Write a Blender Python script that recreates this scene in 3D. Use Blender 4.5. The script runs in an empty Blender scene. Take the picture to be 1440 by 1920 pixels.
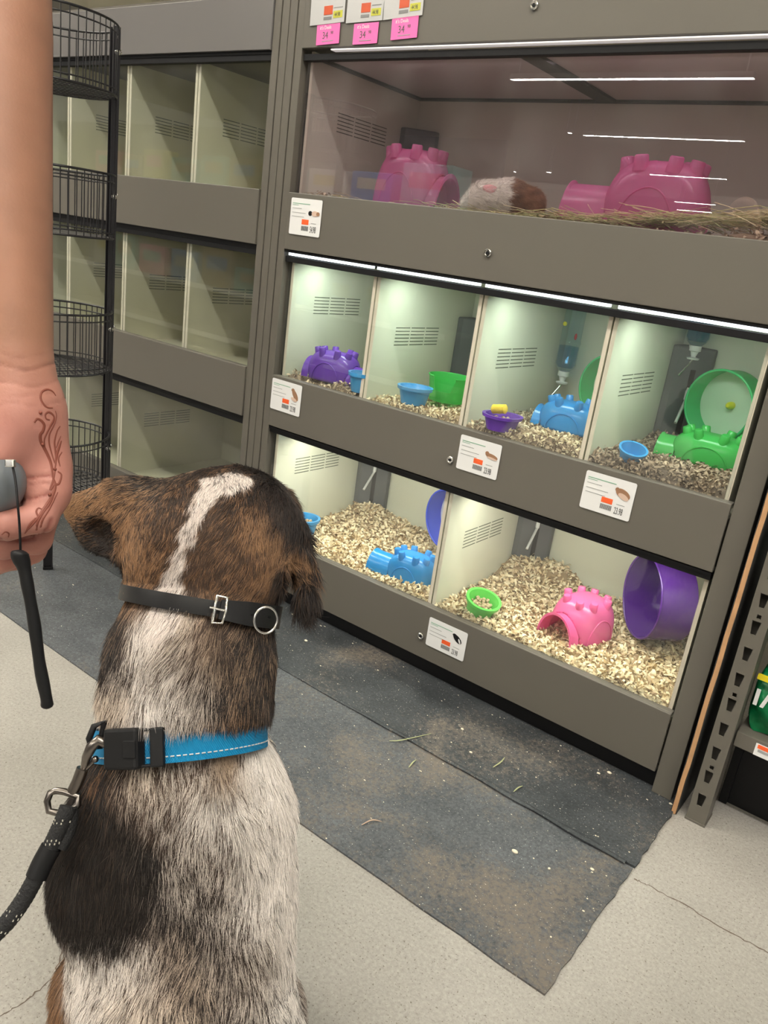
import bpy, bmesh, math, random
import numpy as np
from math import sin, cos, pi, radians, sqrt, atan2
from mathutils import Vector, Matrix, Euler
S = bpy.context.scene
COL = S.collection
rnd = random.Random(7)
nrng = np.random.default_rng(11)

# ------------------------------------------------------------- camera
cam_d = bpy.data.cameras.new('camera'); cam = bpy.data.objects.new('camera', cam_d)
COL.objects.link(cam); S.camera = cam
cam_d.sensor_fit = 'HORIZONTAL'; cam_d.sensor_width = 36.0
cam_d.lens = 36.0*1483.84/1440.0; cam_d.clip_start = .02; cam_d.clip_end = 200
cam.matrix_world = Matrix(((0.7826664, -0.2947832, 0.5482118, 1.49243),
                           (0.6081307, 0.1743681, -0.7744500, -1.51674),
                           (0.1327041, 0.9395204, 0.3157387, 1.0),
                           (0, 0, 0, 1)))
# ------------------------------------------------------------- exposure
S.view_settings.view_transform = 'Standard'; S.view_settings.look = 'None'
S.view_settings.exposure = -0.10; S.view_settings.gamma = 1.0
S.view_settings.use_curve_mapping = False
S.cycles.max_bounces = 8; S.cycles.transparent_max_bounces = 24
S.cycles.caustics_reflective = False; S.cycles.caustics_refractive = False
S.cycles.use_denoising = True
# ------------------------------------------------------------- world: dim even light of a big shop
W = bpy.data.worlds.new('shop_light'); S.world = W; W.use_nodes = True
bg = W.node_tree.nodes['Background']
bg.inputs[0].default_value = (1.0, .97, .93, 1); bg.inputs[1].default_value = .27
# ------------------------------------------------------------- ceiling lamps (rows of long strip fixtures)
FIX = [  # x centre, y, length, watts
 (-2.6, -1.7, 3.6, 105), (2.2, -1.7, 3.6, 105), (7.0, -1.7, 3.6, 30), (-7.4, -1.7, 3.6, 30),
 (-3.7, -5.6, 3.6, 105), (1.1, -5.6, 3.6, 105), (6.0, -5.6, 3.6, 40),
 (-3.68, -9.95, 3.5, 60), (1.3, -9.95, 3.5, 40),
 (-4.7, -14.4, 3.1, 50), (-6.46, -14.2, .06, 2),
 (-5.8, -19.6, 1.9, 40), (-10.06, -20.5, .12, 3), (-11.39, -20.9, .06, 2),
 (-7.5, -25.8, 1.3, 40), (-8.35, -28.5, 1.2, 40),
 (-9.0, 3.2, 3.0, 30), (-14.5, 3.2, 3.0, 30),
]
FZ = 3.6
for (fx, fy, fl, fw) in FIX:
    ld = bpy.data.lights.new('strip_light', 'AREA'); ld.shape = 'RECTANGLE'
    ld.size = fl; ld.size_y = .09; ld.energy = fw; ld.color = (1.0, .955, .905)
    lo = bpy.data.objects.new('strip_light', ld); lo.location = (fx, fy, FZ-.002); COL.objects.link(lo)
    if fy > -6:      # added upward fill lamps, there to brighten the ceiling
        l2 = ld.copy(); l2.energy = fw*1.6+(420 if fy > 0 else 0); o2 = bpy.data.objects.new('ceiling_fill_light', l2); o2.location = (fx, fy, FZ+.075); o2.rotation_euler = (pi, 0, 0); COL.objects.link(o2)

# ------------------------------------------------------------- helpers
def node_mat(name, color, rough=.5, metal=0, alpha=None, emit=None, estr=0, trans=0, spec=.5, coat=0, sss=0, attr=None, noise=None, bump=None, ior=1.45):
    m = bpy.data.materials.new(name); m.use_nodes = True
    nt = m.node_tree; b = nt.nodes['Principled BSDF']
    b.inputs['Base Color'].default_value = (*color, 1)
    b.inputs['Roughness'].default_value = rough; b.inputs['Metallic'].default_value = metal
    b.inputs['Specular IOR Level'].default_value = spec; b.inputs['Coat Weight'].default_value = coat
    b.inputs['IOR'].default_value = ior
    b.inputs['Transmission Weight'].default_value = trans
    if sss:
        b.inputs['Subsurface Weight'].default_value = sss; b.inputs['Subsurface Radius'].default_value = (.012, .005, .003)
        b.inputs['Subsurface Scale'].default_value = 1.0
    if alpha is not None: b.inputs['Alpha'].default_value = alpha
    if emit: b.inputs['Emission Color'].default_value = (*emit, 1); b.inputs['Emission Strength'].default_value = estr
    src = None
    if attr:
        a = nt.nodes.new('ShaderNodeAttribute'); a.attribute_name = attr; src = a.outputs['Color']
    tc = nt.nodes.new('ShaderNodeTexCoord')
    if noise:  # (scale, amount)
        n = nt.nodes.new('ShaderNodeTexNoise'); n.inputs['Scale'].default_value = noise[0]; n.inputs['Detail'].default_value = 6
        nt.links.new(tc.outputs['Object'], n.inputs['Vector'])
        mr = nt.nodes.new('ShaderNodeMapRange'); mr.inputs['From Min'].default_value = .3; mr.inputs['From Max'].default_value = .7
        mr.inputs['To Min'].default_value = 1-noise[1]; mr.inputs['To Max'].default_value = 1+noise[1]
        nt.links.new(n.outputs['Fac'], mr.inputs['Value'])
        hv = nt.nodes.new('ShaderNodeHueSaturation'); hv.inputs['Color'].default_value = (*color, 1)
        if src is not None: nt.links.new(src, hv.inputs['Color'])
        nt.links.new(mr.outputs['Result'], hv.inputs['Value']); src = hv.outputs['Color']
    if src is not None: nt.links.new(src, b.inputs['Base Color'])
    if bump:   # (scale, strength, distance)
        n = nt.nodes.new('ShaderNodeTexNoise'); n.inputs['Scale'].default_value = bump[0]; n.inputs['Detail'].default_value = 4
        nt.links.new(tc.outputs['Object'], n.inputs['Vector'])
        bp = nt.nodes.new('ShaderNodeBump'); bp.inputs['Strength'].default_value = bump[1]; bp.inputs['Distance'].default_value = bump[2]
        nt.links.new(n.outputs['Fac'], bp.inputs['Height']); nt.links.new(bp.outputs['Normal'], b.inputs['Normal'])
    return m

def glass_mat(name, tint=(1, 1, 1), base=.045, k=.9, rough=.0, haze=0):
    """thin clear pane: transparent, with a Fresnel-like mirror reflection"""
    m = bpy.data.materials.new(name); m.use_nodes = True; nt = m.node_tree
    nt.nodes.remove(nt.nodes['Principled BSDF']); out = nt.nodes['Material Output']
    t = nt.nodes.new('ShaderNodeBsdfTransparent'); t.inputs[0].default_value = (*tint, 1)
    g = nt.nodes.new('ShaderNodeBsdfGlossy'); g.inputs['Roughness'].default_value = rough
    lw = nt.nodes.new('ShaderNodeLayerWeight'); lw.inputs['Blend'].default_value = .5
    p = nt.nodes.new('ShaderNodeMath'); p.operation = 'POWER'; p.inputs[1].default_value = 5
    nt.links.new(lw.outputs['Facing'], p.inputs[0])
    a = nt.nodes.new('ShaderNodeMath'); a.operation = 'MULTIPLY_ADD'; a.inputs[1].default_value = k; a.inputs[2].default_value = base
    nt.links.new(p.outputs[0], a.inputs[0])
    mx = nt.nodes.new('ShaderNodeMixShader'); nt.links.new(a.outputs[0], mx.inputs[0])
    nt.links.new(t.outputs[0], mx.inputs[1]); nt.links.new(g.outputs[0], mx.inputs[2])
    last = mx.outputs[0]
    if haze:  # pale mottled diffuse mixed in as reflection haze over the pane
        d = nt.nodes.new('ShaderNodeBsdfDiffuse'); d.inputs[0].default_value = (.8, .8, .78, 1)
        n = nt.nodes.new('ShaderNodeTexNoise'); n.inputs['Scale'].default_value = 6; n.inputs['Detail'].default_value = 8
        tc = nt.nodes.new('ShaderNodeTexCoord'); nt.links.new(tc.outputs['Object'], n.inputs['Vector'])
        mr = nt.nodes.new('ShaderNodeMapRange'); mr.inputs['From Min'].default_value = .45; mr.inputs['From Max'].default_value = .75
        mr.inputs['To Min'].default_value = haze*.25; mr.inputs['To Max'].default_value = haze
        nt.links.new(n.outputs['Fac'], mr.inputs['Value'])
        m2 = nt.nodes.new('ShaderNodeMixShader'); nt.links.new(mr.outputs['Result'], m2.inputs[0])
        nt.links.new(last, m2.inputs[1]); nt.links.new(d.outputs[0], m2.inputs[2]); last = m2.outputs[0]
    nt.links.new(last, out.inputs['Surface'])
    return m

def plastic_mat(name, color, transl=.55, rough=.18):
    """coloured translucent plastic: diffuse + translucent + gloss"""
    m = bpy.data.materials.new(name); m.use_nodes = True; nt = m.node_tree
    b = nt.nodes['Principled BSDF']; out = nt.nodes['Material Output']
    b.inputs['Base Color'].default_value = (*color, 1); b.inputs['Roughness'].default_value = rough
    b.inputs['Specular IOR Level'].default_value = .6
    tl = nt.nodes.new('ShaderNodeBsdfTranslucent'); tl.inputs[0].default_value = (*color, 1)
    tp = nt.nodes.new('ShaderNodeBsdfTransparent'); tp.inputs[0].default_value = (*[min(1, c*1.1+.1) for c in color], 1)
    m1 = nt.nodes.new('ShaderNodeMixShader'); m1.inputs[0].default_value = .55
    nt.links.new(tl.outputs[0], m1.inputs[1]); nt.links.new(tp.outputs[0], m1.inputs[2])
    m2 = nt.nodes.new('ShaderNodeMixShader'); m2.inputs[0].default_value = transl
    nt.links.new(b.outputs[0], m2.inputs[1]); nt.links.new(m1.outputs[0], m2.inputs[2])
    nt.links.new(m2.outputs[0], out.inputs['Surface'])
    return m

def tag(o, label=None, cat=None, group=None, kind=None):
    if label: o['label'] = label
    if cat: o['category'] = cat
    if group: o['group'] = group
    if kind: o['kind'] = kind
    return o
def empty(name, loc=(0, 0, 0), rz=0, label=None, cat=None, group=None, kind=None, rot=None):
    o = bpy.data.objects.new(name, None); o.location = loc; o.empty_display_size = .05
    o.rotation_euler = rot if rot else (0, 0, rz); COL.objects.link(o)
    return tag(o, label, cat, group, kind)
def children(o): return [c for c in o.children]
def copy_tree(o, parent=None):
    c = o.copy(); COL.objects.link(c)
    if parent is not None: c.parent = parent
    for ch in list(o.children): copy_tree(ch, c)
    return c

class MB:
    def __init__(s): s.v = []; s.f = []; s.c = None; s.mi = []
    def add(s, vs, fs, mi=0):
        o = len(s.v); s.v += [tuple(map(float, p)) for p in vs]; s.f += [tuple(i+o for i in q) for q in fs]; s.mi += [mi]*len(fs); return s
    def box(s, x0, x1, y0, y1, z0, z1, M=None, mi=0):
        vs = [(x, y, z) for z in (z0, z1) for y in (y0, y1) for x in (x0, x1)]
        if M is not None: vs = [M @ Vector(p) for p in vs]
        return s.add(vs, [(0, 2, 3, 1), (4, 5, 7, 6), (0, 1, 5, 4), (2, 6, 7, 3), (0, 4, 6, 2), (1, 3, 7, 5)], mi)
    def tube(s, pts, r, n=8, cap=True, closed=False, flat=None, mi=0):
        """sweep a circle (radius r: number or list) along pts; flat=(a,b) gives an elliptical section"""
        P = [Vector(p) for p in pts]; m = len(P)
        rr = r if hasattr(r, '__len__') else [r]*m
        T = []
        for i in range(m):
            if closed: t = P[(i+1) % m]-P[i-1]
            else: t = P[min(i+1, m-1)]-P[max(i-1, 0)]
            T.append(t.normalized())
        up = Vector((0, 0, 1)) if abs(T[0].z) < .9 else Vector((1, 0, 0))
        a = (up - T[0]*up.dot(T[0])).normalized(); vs = []
        for i in range(m):
            a = (a - T[i]*a.dot(T[i])).normalized(); b = T[i].cross(a)
            fa, fb = flat if flat else (1, 1)
            for k in range(n):
                q = 2*pi*k/n; vs.append(P[i] + a*(cos(q)*rr[i]*fa) + b*(sin(q)*rr[i]*fb))
        fs = []
        for i in range(m if closed else m-1):
            j = (i+1) % m
            for k in range(n): fs.append((i*n+k, i*n+(k+1) % n, j*n+(k+1) % n, j*n+k))
        if cap and not closed: fs += [tuple(range(n-1, -1, -1)), tuple((m-1)*n+k for k in range(n))]
        return s.add(vs, fs, mi)
    def lathe(s, prof, n=32, M=None, closed=False, a0=0, a1=2*pi, mi=0):
        """profile [(r,z)...] about z"""
        full = abs(a1-a0-2*pi) < 1e-6; k = n if full else n+1; vs = []
        for j in range(k):
            q = a0+(a1-a0)*j/n
            for (r, z) in prof: vs.append((r*cos(q), r*sin(q), z))
        m = len(prof); fs = []
        for j in range(n):
            jj = (j+1) % k
            for i in range(m-1 if not closed else m):
                i2 = (i+1) % m
                fs.append((j*m+i, jj*m+i, jj*m+i2, j*m+i2))
        if M is not None: vs = [M @ Vector(p) for p in vs]
        return s.add(vs, fs, mi)
    def ball(s, c, r, n=12, sc=(1, 1, 1), mi=0):
        pr = [(sin(pi*i/n)*1.0, -cos(pi*i/n)) for i in range(n+1)]
        M = Matrix.Translation(Vector(c)) @ Matrix.Diagonal((r*sc[0], r*sc[1], r*sc[2], 1))
        return s.lathe(pr, n=n*2, M=M, mi=mi)
    def quad(s, a, b, c, d, mi=0): return s.add([a, b, c, d], [(0, 1, 2, 3)], mi)
    def poly(s, pts2, z0, z1, M=None, mi=0):
        """extruded polygon (ccw, xy)"""
        n = len(pts2); vs = [(x, y, z0) for x, y in pts2]+[(x, y, z1) for x, y in pts2]
        if M is not None: vs = [M @ Vector(p) for p in vs]
        return s.add(vs, [tuple(range(n-1, -1, -1)), tuple(range(n, 2*n))]+[(i, (i+1) % n, n+(i+1) % n, n+i) for i in range(n)], mi)
    def build(s, name, mat, parent=None, smooth=None, bevel=0, loc=None, merge=False, solid=0):
        me = bpy.data.meshes.new(name); me.from_pydata(s.v, [], s.f)
        for mm in (mat if isinstance(mat, (list, tuple)) else [mat]): me.materials.append(mm)
        if any(s.mi): me.polygons.foreach_set('material_index', s.mi)
        if merge:
            bm = bmesh.new(); bm.from_mesh(me); bmesh.ops.remove_doubles(bm, verts=bm.verts, dist=1e-5)
            bmesh.ops.recalc_face_normals(bm, faces=bm.faces); bm.to_mesh(me); bm.free()
        me.update()
        if smooth:
            me.polygons.foreach_set('use_smooth', [True]*len(me.polygons))
            me.set_sharp_from_angle(angle=radians(smooth))
        o = bpy.data.objects.new(name, me); COL.objects.link(o)
        if parent is not None: o.parent = parent
        if loc: o.location = loc
        if solid:
            md = o.modifiers.new('thickness', 'SOLIDIFY'); md.thickness = solid; md.offset = -1
        if bevel:
            md = o.modifiers.new('bevel', 'BEVEL'); md.width = bevel; md.segments = 2; md.limit_method = 'ANGLE'; md.angle_limit = radians(50)
        return o

def text_mesh(body, size, xs=1.0, ext=.0002):
    c = bpy.data.curves.new('t', 'FONT'); c.body = body; c.size = size; c.extrude = ext; c.resolution_u = 3
    o = bpy.data.objects.new('t', c); COL.objects.link(o)
    dg = bpy.context.evaluated_depsgraph_get(); dg.update()
    me = bpy.data.meshes.new_from_object(o.evaluated_get(dg)); bpy.data.objects.remove(o)
    vs = [(v.co.x*xs, v.co.y, v.co.z) for v in me.vertices]; fs = [tuple(p.vertices) for p in me.polygons]
    bpy.data.meshes.remove(me)
    return vs, fs

# colours measured in the photo, as linear albedo
M = {}
M['paint'] = node_mat('grey_brown_paint', (.125, .115, .098), .38, spec=.45, bump=(900, .04, .0005))
M['paint_gloss'] = node_mat('grey_brown_gloss_paint', (.16, .152, .15), .22, spec=.6)
M['black'] = node_mat('black_plastic', (.008, .008, .009), .5, spec=.3)
M['black_metal'] = node_mat('black_powder_coat', (.014, .014, .015), .35)
M['panel'] = node_mat('cream_panel', (.66, .66, .54), .38, noise=(3, .03))
M['panel_edge'] = node_mat('cream_edge', (.72, .65, .54), .5)
M['vent'] = node_mat('vent_dark', (.10, .11, .08), .8)
M['steel'] = node_mat('steel', (.72, .71, .69), .22, metal=1)
M['chrome'] = node_mat('chrome', (.9, .89, .87), .08, metal=1)
M['laminate'] = node_mat('dark_laminate', (.03, .03, .03), .5)
M['grey_box'] = node_mat('grey_plastic', (.11, .115, .12), .5)
M['glass'] = glass_mat('display_glass', (.97, .99, .975), .045, .9, 0, .035)
M['glass_top'] = glass_mat('top_glass', (.9, .88, .9), .10, .9, 0, .04)
M['led'] = node_mat('led_bar', (.9, .95, 1), .4, emit=(.86, .95, 1), estr=2.6)
M['led_dim'] = node_mat('led_bar_top', (.9, .9, .9), .4, emit=(1, .9, .88), estr=.38)
M['white'] = node_mat('white_card', (.80, .80, .80), .45)
M['ink'] = node_mat('ink_grey', (.09, .09, .09), .6)
M['ink_mid'] = node_mat('ink_mid_grey', (.35, .35, .35), .6)
M['green_ink'] = node_mat('green_ink', (.18, .38, .26), .6)
M['orange'] = node_mat('orange_ink', (.85, .12, .03), .5)
M['yellow_ink'] = node_mat('yellow_ink', (.80, .80, .08), .5)
M['pink_ink'] = node_mat('pink_ink', (.85, .16, .45), .4)
M['brown_fur'] = node_mat('brown_print', (.30, .16, .09), .6)
M['pale_fur'] = node_mat('pale_print', (.62, .45, .36), .6)
# ------------------------------------------------------------- implicit bodies -> one continuous skin (surface nets)
def sd_capsule(P, a, b, ra, rb):
    a, b = np.array(a, float), np.array(b, float); ab = b-a; t = np.clip(((P-a) @ ab)/(ab @ ab), 0, 1)
    return np.linalg.norm(P-a-t[:, None]*ab, axis=1) - (ra+(rb-ra)*t)
def sd_ellipsoid(P, c, r, R=None):
    q = P-np.array(c, float)
    if R is not None: q = q @ np.array(R)          # columns = local axes in world
    r = np.array(r, float); k0 = np.linalg.norm(q/r, axis=1); k1 = np.linalg.norm(q/(r*r), axis=1)+1e-9
    return k0*(k0-1)/k1
def smin(a, b, k):
    h = np.maximum(k-np.abs(a-b), 0)/k; return np.minimum(a, b)-h*h*k*.25
def eval_prims(P, prims):
    d = None
    for pr in prims:
        k = pr[-1]
        e = sd_capsule(P, *pr[1:5]) if pr[0] == 'c' else sd_ellipsoid(P, pr[1], pr[2], pr[3])
        if pr[0] == 'cut' : pass
        if d is None: d = e
        elif k < 0: d = -smin(-d, e, -k)            # subtract softly
        else: d = smin(d, e, k)
    return d
def surface(prims, h, pad=.02):
    lo = np.full(3, 9e9); hi = -lo
    for pr in prims:
        if pr[-1] < 0: continue
        if pr[0] == 'c':
            for p, r in ((pr[1], pr[3]), (pr[2], pr[4])): lo = np.minimum(lo, np.array(p)-r); hi = np.maximum(hi, np.array(p)+r)
        else: m = max(pr[2]); lo = np.minimum(lo, np.array(pr[1])-m); hi = np.maximum(hi, np.array(pr[1])+m)
    lo -= pad; hi += pad; n = np.ceil((hi-lo)/h).astype(int)+1
    ax = [lo[i]+h*np.arange(n[i]) for i in range(3)]
    G = np.stack(np.meshgrid(*ax, indexing='ij'), -1).reshape(-1, 3)
    D = np.empty(len(G))
    for i in range(0, len(G), 200000): D[i:i+200000] = eval_prims(G[i:i+200000], prims)
    D = D.reshape(n); s = D < 0
    c = np.zeros(np.array(n)-1, int)
    for dx in (0, 1):
        for dy in (0, 1):
            for dz in (0, 1): c += s[dx:n[0]-1+dx, dy:n[1]-1+dy, dz:n[2]-1+dz]
    act = (c > 0) & (c < 8); ids = -np.ones(act.shape, int); cells = np.argwhere(act); ids[act] = np.arange(len(cells))
    acc = np.zeros((len(cells), 3)); cnt = np.zeros(len(cells))
    cor = [(a, b, e) for a in (0, 1) for b in (0, 1) for e in (0, 1)]
    for i, p in enumerate(cor):
        for q in cor[i+1:]:
            if sum(abs(np.array(p)-np.array(q))) != 1: continue
            A = cells+p; B = cells+q; da = D[tuple(A.T)]; db = D[tuple(B.T)]; m = (da < 0) != (db < 0)
            t = da[m]/(da[m]-db[m]); acc[m] += A[m]+(B[m]-A[m])*t[:, None]; cnt[m] += 1
    V = lo+h*acc/cnt[:, None]; F = []
    for axi in range(3):
        sl0 = [slice(None)]*3; sl1 = [slice(None)]*3; sl0[axi] = slice(0, -1); sl1[axi] = slice(1, None)
        cr = s[tuple(sl0)] != s[tuple(sl1)]; E = np.argwhere(cr); u, v = (axi+1) % 3, (axi+2) % 3
        E = E[(E[:, u] > 0) & (E[:, v] > 0) & (E[:, u] < n[u]-1) & (E[:, v] < n[v]-1)]
        inside = s[tuple(E.T)]
        def idc(du, dv):
            q = E.copy(); q[:, u] += du; q[:, v] += dv; return ids[tuple(q.T)]
        Q = np.stack([idc(-1, -1), idc(0, -1), idc(0, 0), idc(-1, 0)], 1)
        Q[~inside] = Q[~inside][:, ::-1]; F.append(Q)
    F = np.concatenate(F)
    # vertex normals from the field
    e = h*.5; N = np.stack([eval_prims(V+np.eye(3)[i]*e, prims)-eval_prims(V-np.eye(3)[i]*e, prims) for i in range(3)], 1)
    N /= np.linalg.norm(N, axis=1)[:, None]+1e-9
    return V, F, N
# ------------------------------------------------------------- floor, ceiling, far walls
def ramp(nt, src, stops):
    r = nt.nodes.new('ShaderNodeValToRGB'); e = r.color_ramp.elements
    while len(e) < len(stops): e.new(.5)
    for q, (p, c) in zip(e, stops): q.position = p; q.color = (*c, 1)
    nt.links.new(src, r.inputs[0]); return r.outputs[0]
def noise(nt, vec, scale, detail=6, rough=.5, dist=0):
    n = nt.nodes.new('ShaderNodeTexNoise'); n.inputs['Scale'].default_value = scale; n.inputs['Detail'].default_value = detail
    n.inputs['Roughness'].default_value = rough; n.inputs['Distortion'].default_value = dist
    nt.links.new(vec, n.inputs['Vector']); return n.outputs['Fac']
def mixc(nt, fac, a, b, mode='MIX'):
    m = nt.nodes.new('ShaderNodeMix'); m.data_type = 'RGBA'; m.blend_type = mode
    if isinstance(fac, (int, float)): m.inputs[0].default_value = fac
    else: nt.links.new(fac, m.inputs[0])
    for i, q in ((6, a), (7, b)):
        if isinstance(q, tuple): m.inputs[i].default_value = (*q, 1)
        else: nt.links.new(q, m.inputs[i])
    return m.outputs[2]
def concrete():
    m = node_mat('polished_concrete', (.36, .34, .31), .42, spec=.35); nt = m.node_tree; b = nt.nodes['Principled BSDF']
    tc = nt.nodes.new('ShaderNodeTexCoord').outputs['Object']
    c1 = ramp(nt, noise(nt, tc, 2.2, 8, .6), [(.32, (.295, .280, .259)), (.68, (.380, .363, .336))])
    c2 = ramp(nt, noise(nt, tc, 170, 6, .75), [(.36, (.80, .79, .78)), (.64, (1.10, 1.10, 1.10))])
    c3 = mixc(nt, 1.0, c1, c2, 'MULTIPLY')
    sp = ramp(nt, noise(nt, tc, 260, 2, .5), [(.30, (.50, .47, .43)), (.37, (1, 1, 1))])
    c4 = mixc(nt, 1.0, c3, sp, 'MULTIPLY'); nt.links.new(c4, b.inputs['Base Color'])
    return m
def mat_rubber(dark):
    m = node_mat('rubber_mat', (.07, .075, .08), .55, spec=.35); nt = m.node_tree; b = nt.nodes['Principled BSDF']
    tc = nt.nodes.new('ShaderNodeTexCoord').outputs['Object']
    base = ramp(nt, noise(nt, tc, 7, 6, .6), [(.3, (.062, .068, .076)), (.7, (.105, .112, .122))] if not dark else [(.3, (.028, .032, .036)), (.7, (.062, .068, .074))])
    gr = ramp(nt, noise(nt, tc, 180, 4, .7), [(.35, (.62, .62, .62)), (.65, (1.25, 1.25, 1.25))])
    base = mixc(nt, 1.0, base, gr, 'MULTIPLY')
    # worn brown patches, strongest towards the right hand end of the mat
    sx = nt.nodes.new('ShaderNodeSeparateXYZ'); nt.links.new(tc, sx.inputs[0])
    mr = nt.nodes.new('ShaderNodeMapRange'); mr.inputs['From Min'].default_value = .2; mr.inputs['From Max'].default_value = 1.3
    mr.inputs['To Min'].default_value = -.10; mr.inputs['To Max'].default_value = .07 if not dark else -.09
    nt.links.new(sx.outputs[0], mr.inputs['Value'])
    ad = nt.nodes.new('ShaderNodeMath'); ad.operation = 'ADD'; nt.links.new(noise(nt, tc, 3.4, 2, .5, .4), ad.inputs[0]); nt.links.new(mr.outputs[0], ad.inputs[1])
    ad2 = nt.nodes.new('ShaderNodeMath'); ad2.operation = 'MULTIPLY_ADD'; ad2.inputs[1].default_value = 1.0; nt.links.new(noise(nt, tc, 110, 6, .75, .4), ad2.inputs[0]); nt.links.new(ad.outputs[0], ad2.inputs[2]); hf = nt.nodes.new('ShaderNodeMath'); hf.operation = 'MULTIPLY'; hf.inputs[1].default_value = .6; nt.links.new(ad2.outputs[0], hf.inputs[0])
    wf = ramp(nt, hf.outputs[0], [(.60, (0, 0, 0)), (.73, (1, 1, 1))])
    c = mixc(nt, wf, base, (.150, .128, .108))
    dust = ramp(nt, noise(nt, tc, 320, 2, .5), [(.68, (0, 0, 0)), (.76, (.5, .48, .42))])
    c = mixc(nt, 1.0, c, dust, 'ADD'); nt.links.new(c, b.inputs['Base Color'])
    bp = nt.nodes.new('ShaderNodeBump'); bp.inputs['Strength'].default_value = .35; bp.inputs['Distance'].default_value = .002
    nt.links.new(noise(nt, tc, 60, 6, .7), bp.inputs['Height']); nt.links.new(bp.outputs[0], b.inputs['Normal'])
    return m
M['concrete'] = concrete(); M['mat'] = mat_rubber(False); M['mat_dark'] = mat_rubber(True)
M['ceiling'] = node_mat('ceiling_panels', (.66, .64, .52), .9)
M['wall'] = node_mat('shop_wall', (.50, .46, .40), .9)
M['lamp_house'] = node_mat('lamp_housing', (.7, .7, .7), .5)
b = MB(); b.box(-22, 12, -32, 9, -.12, 0); fl = tag(b.build('floor', M['concrete']), kind='structure')
b = MB(); b.box(-22, 12, -32, 9, 4.30, 4.40); tag(b.build('ceiling', M['ceiling']), kind='structure')
b = MB(); b.box(-22, 12, 9, 9.1, 0, 4.3); tag(b.build('wall_back', M['wall']), kind='structure')
b = MB(); b.box(-22, 12, -32.1, -32, 0, 4.3); tag(b.build('wall_front', M['wall']), kind='structure')
for i, (fx, fy, flen, fw) in enumerate(FIX):
    b = MB(); b.box(-flen/2, flen/2, -.06, .06, 0, .07)
    b.box(-flen/2+.1, -flen/2+.12, -.01, .01, .07, .70); b.box(flen/2-.12, flen/2-.1, -.01, .01, .07, .70)
    o = b.build('ceiling_light', M['lamp_house'], loc=(fx, fy, FZ))
    tag(o, 'long narrow white strip light under the shop ceiling', 'ceiling light', 'strip lights on the shop ceiling')

# hairline cracks in the concrete, sunk lines of dirt
def crack(pts, w, name='crack'):
    b = MB(); r = random.Random(3); P = []
    for (a, c) in zip(pts[:-1], pts[1:]):
        for k in range(10):
            t = k/10; P.append((a[0]+(c[0]-a[0])*t + r.uniform(-.003, .003), a[1]+(c[1]-a[1])*t + r.uniform(-.003, .003)))
    P.append(pts[-1]); b.tube([(x, y, .0002) for x, y in P], [w*r.uniform(.4, 1) for _ in P], n=4, flat=(.12, 1))
    return b.build(name, M['crack'], fl)
M['crack'] = node_mat('crack_dirt', (.13, .10, .08), .9)

# ------------------------------------------------------------- rubber mats
def slab(name, x0, x1, y0, y1, h, mat, label):
    b = MB(); r = random.Random(5); n = 60; pts = []
    for i in range(n+1): pts.append((x0+(x1-x0)*i/n, y0+r.uniform(-.0012, .0012)))
    for i in range(1, 12): pts.append((x1+r.uniform(-.002, .002), y0+(y1-y0)*i/12))
    pts += [(x1, y1), (x0, y1)]
    b.poly(pts, 0, h); o = b.build(name, mat); return tag(o, label, 'floor mat')
slab('rubber_mat', -3.2, 1.250, -.601, -.247, .0035, M['mat'], 'worn grey rubber mat strip on the concrete floor under the wire basket stand')
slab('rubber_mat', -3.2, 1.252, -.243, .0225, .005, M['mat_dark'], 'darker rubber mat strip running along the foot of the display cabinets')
# raised curling edge on the seam, right hand end
b = MB(); r = random.Random(9)
P = [(x, -.245+.002*sin(x*9), .0045+.0025*max(0, (x-.2))+r.uniform(-.0006, .0006)) for x in np.linspace(-1.5, 1.235, 90)]
b.tube(P, [.0045+.006*max(0, (p[0]-.3))*(0.6+.4*sin(p[0]*40)) for p in P], n=6, flat=(.35, 1))
tag(b.build('mat_seam', M['mat_dark']), 'raised dirty seam between the two rubber mat strips', 'floor mat seam')

# ------------------------------------------------------------- cabinets
ROWS = [(1.411, 1.530), (.960, 1.0946), (.503, .640), (.053, .191)]     # band bottom, top
DEPTH = .46
def post(x0, x1, parent, top=1.62, groove=True):
    b = MB()
    if groove:
        m = (x0+x1)/2; b.box(x0, m-.002, 0, .035, .0052, top); b.box(m-.002, m+.002, .004, .035, .0052, top); b.box(m+.002, x1, 0, .035, .0052, top)
    else: b.box(x0, x1, 0, .035, .0052, top)
    b.box(x0+.004, x1-.004, .035, .50, .0052, top)
    return b.build('post', M['paint'], parent, bevel=.0012)
def band(x0, x1, z0, z1, parent, gloss=False, lock=None):
    b = MB(); b.box(x0, x1, -.004, .003, z0, z1)                       # face
    b.box(x0, x1, .003, .020, z1-.006, z1)                             # ledge
    b.box(x0, x1, .003, .020, z0, z0+.006)
    o = b.build('front_panel', M['paint_gloss' if gloss else 'paint'], parent, bevel=.0015)
    if lock:
        l = MB(); Mx = Matrix.Translation((lock[0], -.004, lock[1])) @ Matrix.Rotation(pi/2, 4, 'X')
        l.lathe([(0, 0), (.0085, 0), (.0085, .004), (.007, .0055), (.0055, .0055), (.0055, .0035), (0, .0035)], 24, Mx)
        l.build('lock', M['chrome'], o, smooth=40)
        l = MB(); l.lathe([(0, .0034), (.0035, .0034), (.0035, .0050), (.0012, .0052), (0, .0045)], 16, Mx)
        l.build('keyhole', M['black'], o)
    return o
def vents(b, x, y0, z1, rows=6, cols=3, seg=.060, gap=.006, dz=.0085, s=1):
    for r_ in range(rows):
        for c in range(cols):
            ya = y0+c*(seg+gap); b.box(x-.0004, x+.0004, ya, ya+seg, z1-r_*dz-.0022, z1-r_*dz)
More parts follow.
